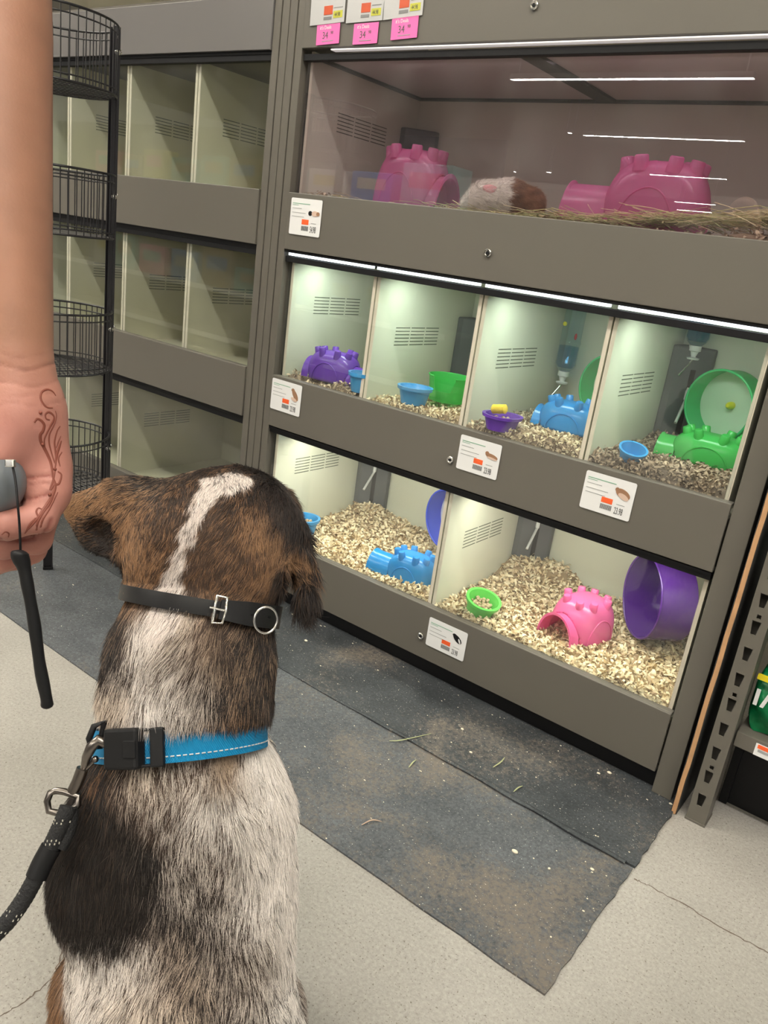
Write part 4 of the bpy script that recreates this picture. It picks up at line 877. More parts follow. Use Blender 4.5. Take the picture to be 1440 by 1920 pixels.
for e_ in PT['eyes']:
    b = MB(); b.ball(np.array(e_)-np.array([1.045, -1.098, 0]), .010, 10); b.build('eye', M['black'], dog, smooth=60)

# ------------------------------------------------------------- collars: bands that follow the neck
def ring(c, n, off, w, tilt=0, N_=96, sm=6, flare=0):
    n = n/np.linalg.norm(n); e1 = np.cross(n, [0, 1, 0.1]); e1 /= np.linalg.norm(e1); e2 = np.cross(n, e1)
    an = np.linspace(0, 2*pi, N_, endpoint=False); rows = []
    for h in (-w/2, w/2):
        rad = np.full(N_, .03); dirs = np.cos(an)[:, None]*e1+np.sin(an)[:, None]*e2; live = np.ones(N_, bool)
        for it in range(60):
            P = c+n*h+dirs*rad[:, None]; s = eval_prims(P, DOG); live &= s < 0
            rad[live] += np.maximum(-s[live]*.7, .0006)
            if not live.any(): break
        rad = np.minimum(rad, .0850)
        for _ in range(sm): rad = (np.roll(rad, 1)+rad*2+np.roll(rad, -1))/4
        rows.append(rad)
    mr = np.maximum(rows[0], rows[1])*.5+(rows[0]+rows[1])*.25
    return an, dirs, mr+off, e1, e2
def strap(name, c, n, off, w, th, mat, parent, sm=6):
    an, dirs, rad, e1, e2 = ring(c, n, off, w, sm=sm); b = MB(); m = len(an); vs = []
    for (h, t) in ((-w/2, 0), (-w/2, th), (-w*.3, th*1.15), (w*.3, th*1.15), (w/2, th), (w/2, 0)):
        vs += [tuple(c+n*h+dirs[k]*(rad[k]+t)) for k in range(m)]
    fs = [(i*m+k, i*m+(k+1) % m, ((i+1) % 6)*m+(k+1) % m, ((i+1) % 6)*m+k) for i in range(6) for k in range(m)]
    b.add(vs, fs); o = b.build(name, mat, parent, smooth=50, merge=True); return o, (an, dirs, rad, e1, e2)
def at_ring(c, n, rg, P, out=0, up=0):
    """frame on the band nearest to world point P: x = along the strap, y = outward, z = axis"""
    an, dirs, rad, e1, e2 = rg; d = np.array(P)-c; a = atan2(d @ e2, d @ e1) % (2*pi); k = int(round(a/(2*pi)*len(an))) % len(an)
    o = c+dirs[k]*(rad[k]+out)+n*up; k1 = (k+2) % len(an); k0 = (k-2) % len(an)
    tx = (dirs[k1]*rad[k1])-(dirs[k0]*rad[k0]); tx /= np.linalg.norm(tx); y = np.cross(n, tx)
    if y @ dirs[k] < 0: tx = -tx; y = np.cross(n, tx)
    return Matrix(((tx[0], y[0], n[0], o[0]), (tx[1], y[1], n[1], o[1]), (tx[2], y[2], n[2], o[2]), (0, 0, 0, 1)))
M['webbing'] = node_mat('blue_webbing', (.008, .21, .44), .55, spec=.3)
nt = M['webbing'].node_tree; wv = nt.nodes.new('ShaderNodeTexWave'); wv.inputs['Scale'].default_value = 260; wv.bands_direction = 'DIAGONAL'
tcn = nt.nodes.new('ShaderNodeTexCoord'); nt.links.new(tcn.outputs['Object'], wv.inputs['Vector'])
bp = nt.nodes.new('ShaderNodeBump'); bp.inputs['Strength'].default_value = .7; bp.inputs['Distance'].default_value = .0008
nt.links.new(wv.outputs['Fac'], bp.inputs['Height']); nt.links.new(bp.outputs['Normal'], nt.nodes['Principled BSDF'].inputs['Normal'])
M['thread'] = node_mat('reflective_thread', (.62, .62, .62), .4)
M['leather'] = node_mat('black_leather', (.013, .013, .014), .42, bump=(500, .2, .0004))
M['gun'] = node_mat('gunmetal', (.20, .18, .165), .28, metal=1)
col1 = empty('dog_collar', (0, 0, 0), 0, 'bright blue webbing collar with black buckle on the sitting dog', 'collar')
nB, nL = RB[1], RL[1]
_, rg = strap('strap', CB, nB, .004, .032, .0022, M['webbing'], col1)
b = MB(); an, dirs, rad = rg[:3]
for k in range(0, 96*3):
    if k % 3 == 2: continue
    t = k/3; i = int(t) % 96; j = (i+1) % 96; f = t-int(t); dd = dirs[i]*(1-f)+dirs[j]*f; rr = rad[i]*(1-f)+rad[j]*f
    for h in (-.0098,):
        P = CB+nB*h+dd*(rr+.0028); t2 = (dirs[j]*rad[j]-dirs[i]*rad[i]); t2 /= np.linalg.norm(t2)
        b.tube([P-t2*.0009, P+t2*.0009], .0007, 5)
b.build('reflective_stitching', M['thread'], col1)
A1 = at_ring(CB, nB, rg, PT['bluebk'][0], .006)
b = MB(); b.box(-.021, .021, -.006, .008, -.019, .019, A1); o = b.build('side_release_buckle', M['black'], col1, bevel=.003)
b = MB(); b.box(-.021, -.006, .008, .0095, -.008, .008, A1); b.build('buckle_tongue', M['black'], o, bevel=.0015)
A2 = at_ring(CB, nB, rg, PT['bluebk'][1], .006)
b = MB(); b.box(-.0065, .0065, -.003, .005, -.018, .018, A2); b.box(.0065, .021, -.003, .002, .0150, .018, A2); b.box(.0065, .021, -.003, .002, -.018, -.0150, A2)
b.build('strap_slider', M['black'], col1, bevel=.0015)
b = MB(); b.tube(PT['dring'], .0032, 10, closed=True); b.build('d_ring', M['black'], col1, smooth=60)
col2 = empty('dog_collar', (0, 0, 0), 0, 'black leather collar with silver buckle high on the dog neck', 'collar')
_, rg2 = strap('strap', CL, nL, .0045, .016, .0024, M['leather'], col2)
A3 = at_ring(CL, nL, rg2, PT['buckle'][0], .004)
b = MB(); b.tube([A3 @ Vector(q) for q in ((-.005, .001, -.013), (.005, .001, -.013), (.0055, .002, 0), (.005, .001, .013), (-.005, .001, .013), (-.0055, .002, 0))], .0018, 8, closed=True)
b.tube([A3 @ Vector((-.004, .002, 0)), A3 @ Vector((.011, .003, .001))], .0013, 8); b.build('buckle', M['chrome'], col2, smooth=60)
# loose overlapping end of the strap
an, dirs, rad, e1, e2 = rg2; d = np.array(PT['buckle'][0])-CL; k0 = int(round((atan2(d @ e2, d @ e1) % (2*pi))/(2*pi)*96))
d1 = np.array(PT['leather'][2])-CL; k1 = int(round((atan2(d1 @ e2, d1 @ e1) % (2*pi))/(2*pi)*96))
kk = np.linspace(k0, k0+((k1-k0+48) % 96-48)*1.10, 22); b = MB(); m = len(kk); vs = []
for (h, t) in ((-1, 0), (-1, .0026), (1, .0026), (1, 0)):
    for i, k in enumerate(kk):
        a = int(math.floor(k)) % 96; c2 = (a+1) % 96; f = k-math.floor(k); dd = dirs[a]*(1-f)+dirs[c2]*f; dd /= np.linalg.norm(dd); rr = rad[a]*(1-f)+rad[c2]*f
        u = i/(m-1); hw = .0095+.0025*min(1, u*3); vs.append(tuple(CL+nL*(h*hw+.0005)+dd*(rr+.0035+t+.004*sin(pi*min(1, u))*u)))
fs = [(i*m+k, i*m+k+1, ((i+1) % 4)*m+k+1, ((i+1) % 4)*m+k) for i in range(4) for k in range(m-1)]+[(0, m, 2*m, 3*m), (m-1, 2*m-1, 3*m-1, 4*m-1)]
b.add(vs, fs); b.build('strap_end', M['leather'], col2, smooth=40)
for s_ in (.35, .62):
    k = int(round(k0+(kk[-1]-k0)*s_)) % 96; Ah = at_ring(CL, nL, rg2, CL+dirs[k], .0062)
    h = MB(); h.lathe([(0, 0), (.0014, 0), (.0014, .0008+.004*s_), (0, .0008+.004*s_)], 12, Ah @ Matrix.Rotation(-pi/2, 4, 'X')); h.build('punch_hole', M['black'], col2)
rx, ru, rc2 = Vector(PT['fr'][0]), Vector(PT['fr'][1]), Vector(PT['ring2'][0])
b = MB(); b.tube([rc2+rx*(.0105*cos(q))+ru*(.0130*sin(q))+Vector(PT['fr'][2])*(.006*cos(q)) for q in np.linspace(0, 2*pi, 36, endpoint=False)], .0013, 8, closed=True); b.build('d_ring', M['steel'], col2, smooth=60)

# ------------------------------------------------------------- rope leash with swivel clip
M['rope'] = node_mat('black_rope', (.012, .012, .013), .7, bump=(420, 1, .002))
M['fleck'] = node_mat('reflective_fleck', (.5, .47, .40), .4)
lsh = empty('rope_leash', (0, 0, 0), 0, 'black rope dog leash with metal swivel clip hanging from the blue collar', 'leash')
b = MB(); b.tube(PT['hook'], [.0045, .0055, .0055, .0045, .0036, .003], 12); b.build('swivel_hook', M['gun'], lsh, smooth=60)
b = MB(); b.tube(PT['gate'], .0020, 8); b.ball(PT['gate'][0], .0034, 8); b.build('hook_gate', M['gun'], lsh, smooth=60)
b = MB(); b.tube(PT['barrel'], [.0058, .0060, .0056], 14); b.build('barrel', M['gun'], lsh, smooth=50)
b = MB(); b.tube(PT['swivel'], .0034, 10, closed=True); b.build('swivel_eye', M['gun'], lsh, smooth=60)
def smoothpath(pts, n):
    P = [Vector(p) for p in pts]; P = [P[0]*2-P[1]]+P+[P[-1]*2-P[-2]]; out = []
    for i in range(1, len(P)-2):
        for k in range(n):
            t = k/n; a, b_, c, d = P[i-1], P[i], P[i+1], P[i+2]
            out.append(.5*((2*b_)+(-a+c)*t+(2*a-5*b_+4*c-d)*t*t+(-a+3*b_-3*c+d)*t*t*t))
    out.append(P[-2]); return out
rp = smoothpath(PT['rope'], 8)
b = MB(); b.tube(rp, [.0078*(1+.05*(i % 2)) for i in range(len(rp))], 16); rp2 = smoothpath(PT['rope2'], 6); b.tube(rp2, .0075, 16); rope = b.build('rope', M['rope'], lsh, smooth=60)
b = MB(); b.tube(smoothpath(PT['sleeve'], 4), .0098, 16); b.build('rubber_sleeve', M['black'], lsh, smooth=40)
b = MB(); rr = random.Random(2)
for (i0, i1) in ((8, 26), (52, 56), (60, 64), (68, 72), (76, 80)):
    for i in range(i0, min(i1, len(rp)-2)):
        t = (rp[i+1]-rp[i]).normalized(); a = t.cross(Vector(PT['fr'][2])).normalized(); c = t.cross(a)
        for k in range(5 if i0 > 30 else 2):
            q = (k*1.0+i*.5+(0 if i0 > 30 else 2.2)); o = (a*cos(q)+c*sin(q))*.0079; 
            if rr.random() < .7: b.tube([rp[i]+o*.97, rp[i]+o*.97+t*.0018+a*.0006], .00065, 5)
b.build('reflective_flecks', M['fleck'], lsh)['kind'] = 'stuff'

# ------------------------------------------------------------- forearm and hand
M['skin'] = node_mat('skin', (.62, .31, .21), .50, spec=.35, attr='Col', sss=.12)
per = empty('person', (.90, -1.19, .0), 0, 'person reaching down at the left with henna on the hand, holding a grey leash reel', 'person')
Va, Fa, Na = surface(ARM, .0021, pad=.012)
z = Va[:, 2]; base = np.array([.335, .170, .112]); pink = np.array([.43, .195, .158]); tz = np.clip((.905-z)/.06, 0, 1)[:, None]
mott = vnoise(Va, 60, 15)[:, None]*.05+vnoise(Va, 220, 16)[:, None]*.03
Ca = (base*(1-tz)+pink*tz)*(1+mott)
# crease lines across the wrist and finger joints, their shade darkened into the skin colour
pxu = Va @ np.array(PT['fr'][0])
cr = np.zeros(len(Va))
for (zc, wd, st) in ((.882, .0010, .22), (.871, .0009, .20), (.858, .0008, .12), (.8905, .0008, .12)):
    cr += st*np.exp(-((z-zc-.0015*np.sin(pxu*220+zc*90))/wd)**2)
Ca = Ca*(1-np.minimum(cr, .5)[:, None]*np.array([.7, 1, 1]))
for (pts, wd_, st) in PT['creases']:
    dd = np.full(len(Va), 9.0)
    for p0, p1 in zip(pts[:-1], pts[1:]): dd = np.minimum(dd, sd_capsule(Va, p0, p1, 0, 0))
    g_ = np.exp(-(dd/wd_)**2)*st; cr = cr+g_; Ca = Ca*(1-np.minimum(g_, .6)[:, None]*np.array([.6, 1, 1]))
Va = Va-Na*(cr*.0030)[:, None]
mesh_np('body', Va-np.array([.90, -1.19, 0]), Fa, M['skin'], Ca, smooth=True, parent=per)
nt = M['skin'].node_tree; pb = nt.nodes['Principled BSDF']; nz = nt.nodes.new('ShaderNodeTexNoise'); nz.inputs['Scale'].default_value = 420; nz.inputs['Detail'].default_value = 5
tcn = nt.nodes.new('ShaderNodeTexCoord'); nt.links.new(tcn.outputs['Object'], nz.inputs['Vector']); bp = nt.nodes.new('ShaderNodeBump'); bp.inputs['Strength'].default_value = .25; bp.inputs['Distance'].default_value = .0008
nt.links.new(nz.outputs['Fac'], bp.inputs['Height']); nt.links.new(bp.outputs['Normal'], pb.inputs['Normal'])
M['henna'] = node_mat('henna', (.20, .055, .035), .6)
b = MB(); off = Vector((.90, -1.19, 0))
for (pts, w) in HENNA:
    P = smoothpath(pts, 5); Pn = np.array(P)
    for _ in range(4):
        s = eval_prims(Pn, ARM); e = .0008
        g = np.stack([eval_prims(Pn+np.eye(3)[i]*e, ARM)-eval_prims(Pn-np.eye(3)[i]*e, ARM) for i in range(3)], 1)/(2*e)
        Pn = Pn-g*(s-.00005)[:, None]
    n_ = len(Pn); g /= np.linalg.norm(g, axis=1)[:, None]; T_ = np.gradient(Pn, axis=0); B_ = np.cross(T_, g); B_ /= np.linalg.norm(B_, axis=1)[:, None]+1e-9
    ww = w*.62*(.55+.75*np.sin(np.linspace(.25, pi-.25, n_)))[:, None]
    top = .00025; vs = np.concatenate([Pn-B_*ww, Pn+g*top, Pn+B_*ww]) - np.array(off)
    b.add(vs, [(k, k+1, n_+k+1, n_+k) for k in range(n_-1)]+[(n_+k, n_+k+1, 2*n_+k+1, 2*n_+k) for k in range(n_-1)])
for d_ in HENNA_DOTS: b.ball(Vector(d_)-off, .0013, 6, (1, 1, 1))
b.build('henna_pattern', M['henna'], per)
# leash reel held in the fist
M['reel_grey'] = node_mat('reel_grey', (.13, .145, .16), .35, bump=(1500, .1, .0003))
X_, U_, F_ = [Vector(q) for q in PT['fr']]; dc = Vector(PT['disc'][0])
rl = empty('leash_reel', (0, 0, 0), 0, 'rounded grey leash reel gripped in the hennaed hand', 'leash reel')
Rm = Matrix(((X_.x, U_.x, F_.x, dc.x), (X_.y, U_.y, F_.y, dc.y), (X_.z, U_.z, F_.z, dc.z), (0, 0, 0, 1)))
b = MB(); b.ball((0, 0, 0), 1, 20, (.0235, .0252, .022)); b.v = [tuple(Rm @ Vector(p)) for p in b.v]; b.build('housing', M['reel_grey'], rl, smooth=60)
b = MB(); b.tube([Rm @ Vector((.0068, .0249*cos(q)*.985, .0220*sin(q)*.985)) for q in np.linspace(0, 2*pi, 60, endpoint=False)], .0012, 8, closed=True); b.build('seam_band', M['black'], rl, smooth=60)
b = MB(); a_, c_ = [Vector(q) for q in PT['loop']]; b.box(-.0032, .0032, -.0028, .0028, -.002, .002, Matrix.Translation(c_-X_*.001) @ Rm.to_3x3().to_4x4()); b.build('metal_catch', M['chrome'], rl, bevel=.0008)
wd = empty('training_wand', (0, 0, 0), 0, 'black rubber wand hanging on a thin black cord below the hand', 'wand')
b = MB(); wp = smoothpath(PT['wand'], 5); n = len(wp)
b.tube(wp, [.0018 if i == 0 else min(.0060, .0030+.0012*i) if i < 6 else .0060-.0018*min(1, (i-5)/8)+.0002*sin(i) for i in range(n-2)]+[.0040, .0026], 14); b.build('grip', M['rubber'] if 'rubber' in M else M['black'], wd, smooth=60)
b = MB(); b.tube(smoothpath(PT['cord'], 6), .00085, 8); b.tube(smoothpath([PT['cord'][0], PT['loop'][0], PT['loop'][1]], 4), .0011, 8); b.build('cord', M['black'], wd, smooth=60)

# ------------------------------------------------------------- guinea pig
gx, gy, gz = .545, .105, 1.090
a_ = np.array([.83, .56, 0]); a_ /= np.linalg.norm(a_); c_ = np.array([-a_[1], a_[0], 0])     # a: nose -> rump
def gpp(s, l, h): return tuple(np.array([gx, gy, gz])+a_*s+c_*l+np.array([0, 0, h]))
GP = [('c', gpp(.055, 0, .036), gpp(.008, 0, .040), .036, .036, .03), ('c', gpp(.008, 0, .042), gpp(-.045, 0, .036), .034, .030, .03), ('c', gpp(-.045, 0, .036), gpp(-.078, 0, .020), .029, .015, .025)]
for s_ in (-1, 1):
    GP += [('c', gpp(-.035, s_*.018, .02), gpp(-.045, s_*.022, .005), .009, .006, .01), ('c', gpp(.06, s_*.02, .02), gpp(.045, s_*.03, .005), .014, .007, .01)]
Vg, Fg, Ng = surface(GP, .0035)
s_ = (Vg-np.array([gx, gy, gz])) @ a_ + .005*vnoise(Vg, 120, 3)
wf = np.clip((.012-s_)/.004, 0, 1)[:, None]; Cg = np.array([.82, .78, .70])*wf+np.array([.26, .13, .075])*(1-wf)*(1+.25*vnoise(Vg, 200, 4)[:, None])
gp = empty('guinea_pig', (gx, gy, gz), 0, 'white and brown guinea pig between the two pink castle hides', 'guinea pig')
mesh_np('body', Vg-np.array([gx, gy, gz]), Fg, node_mat('guinea_pig_coat', (.8, .7, .6), .85, attr='Col', spec=.1, bump=(500, .6, .002)), Cg, smooth=True, parent=gp)
rg_ = np.random.default_rng(5); idx = rg_.integers(0, len(Vg), 16000); P = Vg[idx]+rg_.normal(0, .001, (16000, 3)); Nn = Ng[idx]
flw = np.tile(a_+np.array([0, 0, -.3]), (16000, 1)); flw -= Nn*(flw*Nn).sum(1)[:, None]; flw += rg_.normal(0, .25, flw.shape)
Qg = np.stack([P-Nn*.0005+(flw*.009+Nn*.003)*q for q in np.linspace(0, 1, 5)], 1)
strands('fur', Qg, Cg[idx]*rg_.uniform(.8, 1.15, (16000, 1)), .00022, M['fur'], gp, np.array([gx, gy, gz]))['kind'] = 'stuff'
M['ear'] = node_mat('pink_ear', (.66, .33, .33), .6)
for s_ in (-1, 1):
    b = MB(); o = Vector(gpp(-.030, s_*.031, .054))-Vector((gx, gy, gz))
    b.ball((0, 0, 0), 1, 10, (.021, .0035, .0105)); Rg = Matrix.Translation(o) @ Matrix.Rotation(atan2(a_[1], a_[0]), 4, 'Z') @ Matrix.Rotation(radians(18*s_), 4, 'X') @ Matrix.Rotation(radians(8), 4, 'Y')
    b.v = [tuple(Rg @ Vector(p)) for p in b.v]; b.build('ear', M['ear'], gp, smooth=60)
    b = MB(); b.ball(Vector(gpp(-.062, s_*.021, .036))-Vector((gx, gy, gz)), .0042, 8); b.build('eye', M['black'], gp, smooth=60)
# ------------------------------------------------------------- round wire basket stand
M['wire'] = node_mat('black_wire', (.016, .015, .017), .30, spec=.6)
rk = empty('wire_basket_stand', (-.331, -.447, 0), 0, 'black round wire basket stand with four tiers in front of the empty cabinet', 'display stand')
RR = .146; TOP = (1.377, 1.070, .757, .446); BOT = (1.237, .927, .616, .303)
ANG = [radians(a) for a in (72, 150, 250)]
for a in ANG:
    b = MB(); ca, sa = cos(a), sin(a); Rm = Matrix(((-sa, ca, 0, (RR+.004)*ca), (ca, sa, 0, (RR+.004)*sa), (0, 0, 1, 0), (0, 0, 0, 1)))
    z_ = .27 if a < 1.5 else .0055
    b.box(-.0125, .0125, -.0035, .0035, z_, 1.385, Rm); b.box(-.0125, -.0095, -.014, -.0035, z_, 1.385, Rm); b.box(.0095, .0125, -.014, -.0035, z_, 1.385, Rm)
    p_ = b.build('upright', M['wire'], rk, bevel=.001)
    for zt in TOP:
        c = MB(); Mx = Rm @ Matrix.Translation((0, .0035, zt-.040)) @ Matrix.Rotation(-pi/2, 4, 'X'); c.lathe([(0, 0), (.0055, 0), (.0055, .003), (.004, .006), (0, .0075)], 12, Mx); c.build('bolt', M['chrome'], p_, smooth=50)
    if a < 1.5:
        for zt in TOP: c = MB(); Mx = Rm @ Matrix.Translation((-.0125, -.004, zt-.045)) @ Matrix.Rotation(-pi/2, 4, 'Y'); c.lathe([(0, 0), (.0065, 0), (.0065, .004), (.0045, .008), (0, .0095)], 12, Mx); c.build('bolt', M['chrome'], p_, smooth=50)
    if a > 1.5: c = MB(); c.box(-.0135, .0135, -.015, .005, .0050, .012, Rm); c.build('foot', M['black'], p_, bevel=.001)
def circ(b, z, r, w): b.tube([(r*cos(q), r*sin(q), z) for q in np.linspace(0, 2*pi, 64, endpoint=False)], w, 6, closed=True)
basket = None
for zt, zb in zip(TOP, BOT):
    if basket is None:
        b = MB(); h = zb-zt
        circ(b, 0, RR, .0026); circ(b, -.016, RR-.001, .0016); circ(b, h+.012, RR-.001, .0016); circ(b, h, RR-.001, .0024)
        for k in range(52):
            q = 2*pi*k/52; b.tube([(RR*cos(q), RR*sin(q), 0), (RR*cos(q), RR*sin(q), h)], .0013, 5)
        basket = b.build('basket', M['wire'], rk, loc=(0, 0, zt), smooth=60)
        b = MB()
        for k in range(-13, 14):
            y = k*.0108; L_ = sqrt(max(0, (RR-.001)**2-y*y)); b.tube([(-L_, y, h+.001), (L_, y, h+.001)], .0013, 5)
        for k in range(-5, 6):
            x = k*.026; L_ = sqrt(max(0, (RR-.001)**2-x*x)); b.tube([(x, -L_, h-.0012), (x, L_, h-.0012)], .0015, 5)
        g = b.build('basket_floor', M['wire'], basket, smooth=60)
    else:
        o = basket.copy(); COL.objects.link(o); o.parent = rk; o.location = (0, 0, zt); g2 = g.copy(); COL.objects.link(g2); g2.parent = o
# ------------------------------------------------------------- right: plywood edge, slotted upright, shelf with bags
M['ply'] = node_mat('raw_wood_edge', (.46, .26, .13), .7, noise=(30, .12))
b = MB(); r = random.Random(4); n = 40; pts = []
ys = -.030; V_ = []; F_2 = []
for i in range(n+1):
    z = 1.6*i/n+.001; j = r.uniform(-.0007, .0007); V_ += [(1.2485+j, ys, z), (1.2570+j, ys+r.uniform(-.0005, .0005), z), (1.2570+j, .46, z), (1.2485+j, .46, z)]
for i in range(n): F_2 += [(i*4+k, i*4+(k+1) % 4, (i+1)*4+(k+1) % 4, (i+1)*4+k) for k in range(4)]
b.add(V_, F_2+[(3, 2, 1, 0), (n*4, n*4+1, n*4+2, n*4+3)]); wp_ = b.build('wood_panel', M['ply'], merge=True)
for (xa, xb) in ((1.2470, 1.2484), (1.2571, 1.2585)): q_ = MB(); q_.box(xa, xb, -.029, .46, .001, 1.6); q_.build('laminate_face', M['laminate'], wp_)
tag(wp_, 'raw wooden panel edge standing between the cabinet and the slotted steel upright', 'panel')
up_ = empty('shelf_upright', (1.294, -.022, 0), 0, 'grey slotted steel upright at the right edge with a row of tapered keyholes', 'shelf upright')
def slot_face(x0, x1, z0, z1, slots, y, th, mat, parent, name):
    """plate in the xz plane with trapezoid holes"""
    b = MB(); zs = sorted(slots, key=lambda s: s[0]); zc = z0
    for (za, zb, xa, xb, xc, xd) in zs:       # bottom z, top z, bottom x range, top x range
        b.box(x0, x1, y, y+th, zc, za)
        for (q0, q1, q2, q3) in (((x0, za), (xa, za), (xc, zb), (x0, zb)), ((xb, za), (x1, za), (x1, zb), (xd, zb))):
            P4 = [q0, q1, q2, q3]; n0 = len(b.v)
            b.add([(p[0], y, p[1]) for p in P4]+[(p[0], y+th, p[1]) for p in P4], [(0, 1, 2, 3), (7, 6, 5, 4), (0, 4, 5, 1), (1, 5, 6, 2), (2, 6, 7, 3), (3, 7, 4, 0)])
        zc = zb
    b.box(x0, x1, y, y+th, zc, z1); return b.build(name, mat, parent)
sl = []
k = 0; z = .052
for k in range(30):
    zz_ = .107+.0545*(k-1); sl.append((zz_-.0135, zz_+.0135, -.0060, .0030, -.0090, .0065))
    if k % 3 == 1 and k > 0: sl.append((zz_+.019, zz_+.027, -.0040, .0035, -.0040, .0035))
slot_face(-.0185, .0185, .004, 1.6, [s for s in sl if s[1] < 1.58], 0, .002, M['paint'], up_, 'slotted_face')
b = MB(); b.box(-.0185, -.0165, .002, .05, .004, 1.6); b.box(.0165, .0185, .002, .05, .004, 1.6); b.box(-.0185, .0185, .048, .050, .004, 1.6); b.build('side_flange', M['paint'], up_)
b = MB(); b.box(-.020, .020, -.003, .052, .0, .004); b.build('foot_plate', M['rust'] if 'rust' in M else M['paint'], up_)
sh = empty('steel_shelf', (1.313, 0, .185), 0, 'grey steel shelf at the right edge carrying green bags', 'shelf')
b = MB(); b.box(.002, .9, -.004, .002, .0, .032); b.build('front_rail', M['paint'], sh, bevel=.001)
b = MB(); b.box(.002, .9, .002, .45, .024, .030); b.build('shelf_board', M['paint'], sh)
b = MB(); b.box(.0, .9, .10, .11, -.185, -.02); b.build('under_shelf_shade', M['black'], sh)  # black sheet in place of the shade under the shelf
b = MB(); b.box(.0, .9, .46, .47, -.185, 1.4); b.build('back_board', M['black'], sh)
b = MB(); b.box(-.004, .012, .09, .10, -.185, .0); b.build('base_leg', M['black'], sh)
M['bag_green'] = node_mat('green_bag_film', (.004, .17, .055), .28, bump=(18, .5, .01)); M['bag_dark'] = node_mat('dark_green_bag_film', (.006, .09, .03), .3, bump=(18, .5, .01))
M['bag_yellow'] = node_mat('yellow_band', (.75, .62, .02), .35)
def bag(loc, w, d, h, mat, label):
    root = empty('food_bag', loc, 0, label, 'bag', 'green bags on the steel shelf'); b = MB(); V_ = []; nx, nz = 14, 12
    V_ = []
    for j in range(nz+1):
        t = j/nz; z = h*t; f = 1-.10*abs(2*t-1)**3
        for i in range(24):
            q = 2*pi*i/24; V_.append((w/2+w/2*superpow(cos(q), .28)*f, d/2+d/2*superpow(sin(q), .28)*f*(.9+.1*sin(t*9+i)), z))
    F_3 = [(j*24+i, j*24+(i+1) % 24, (j+1)*24+(i+1) % 24, (j+1)*24+i) for j in range(nz) for i in range(24)]+[tuple(range(23, -1, -1)), tuple(nz*24+i for i in range(24))]
    b.add(V_, F_3); b.build('bag', mat, root, smooth=50); return root
b1 = bag((1.3135, .006, .216), .26, .20, .135, M['bag_green'], 'bright green bag with white lettering and a yellow band on the shelf')
s = MB(); s.box(.004, .250, .0035, .010, .112, .122); s.build('yellow_band', M['bag_yellow'], b1)
def lettering(name, body, size, xs, o, mat, parent, bold=0, ext=.0002, rz=0):
    """text standing in the xz plane facing -y, lower left at o"""
    vs, fs = text_mesh(body, size, xs, ext); b = MB(); c, s_ = cos(rz), sin(rz)
    b.add([(o[0]+x*c-y*s_, o[1]-z, o[2]+x*s_+y*c) for x, y, z in vs], fs); t = b.build(name, mat, parent)
    if bold: md = t.modifiers.new('w', 'SOLIDIFY'); md.thickness = bold
    return t
wl = MB()
wl.poly([(.010, 0), (.017, 0), (.017, .034), (.010, .034)], 0, .001, Matrix.Translation((0, .0035, .060)) @ Matrix.Rotation(pi/2, 4, 'X'))
wl.poly([(.022, 0), (.029, 0), (.035, .024), (.040, .0), (.047, 0), (.039, .034), (.031, .034)], 0, .001, Matrix.Translation((0, .0035, .060)) @ Matrix.Rotation(pi/2, 4, 'X'))
wl.build('lettering', M['white'], b1)
bag((1.3125, .010, .352), .26, .20, .19, M['bag_dark'], 'dark green bag lying on top of the bright green bag')
tg = empty('price_label', (1.352, -.005, .186), 0, 'white price label with red top on the steel shelf front', 'price tag')
b = MB(); b.box(0, .06, -.0012, 0, 0, .025); b.build('card', M['white'], tg)
b = MB(); b.box(.004, .06, -.0018, -.0012, .016, .024); b.build('red_block', M['orange'], tg)
b = MB(); b.box(.006, .06, -.0018, -.0012, .009, .014); b.build('barcode', M['ink_mid'], tg)

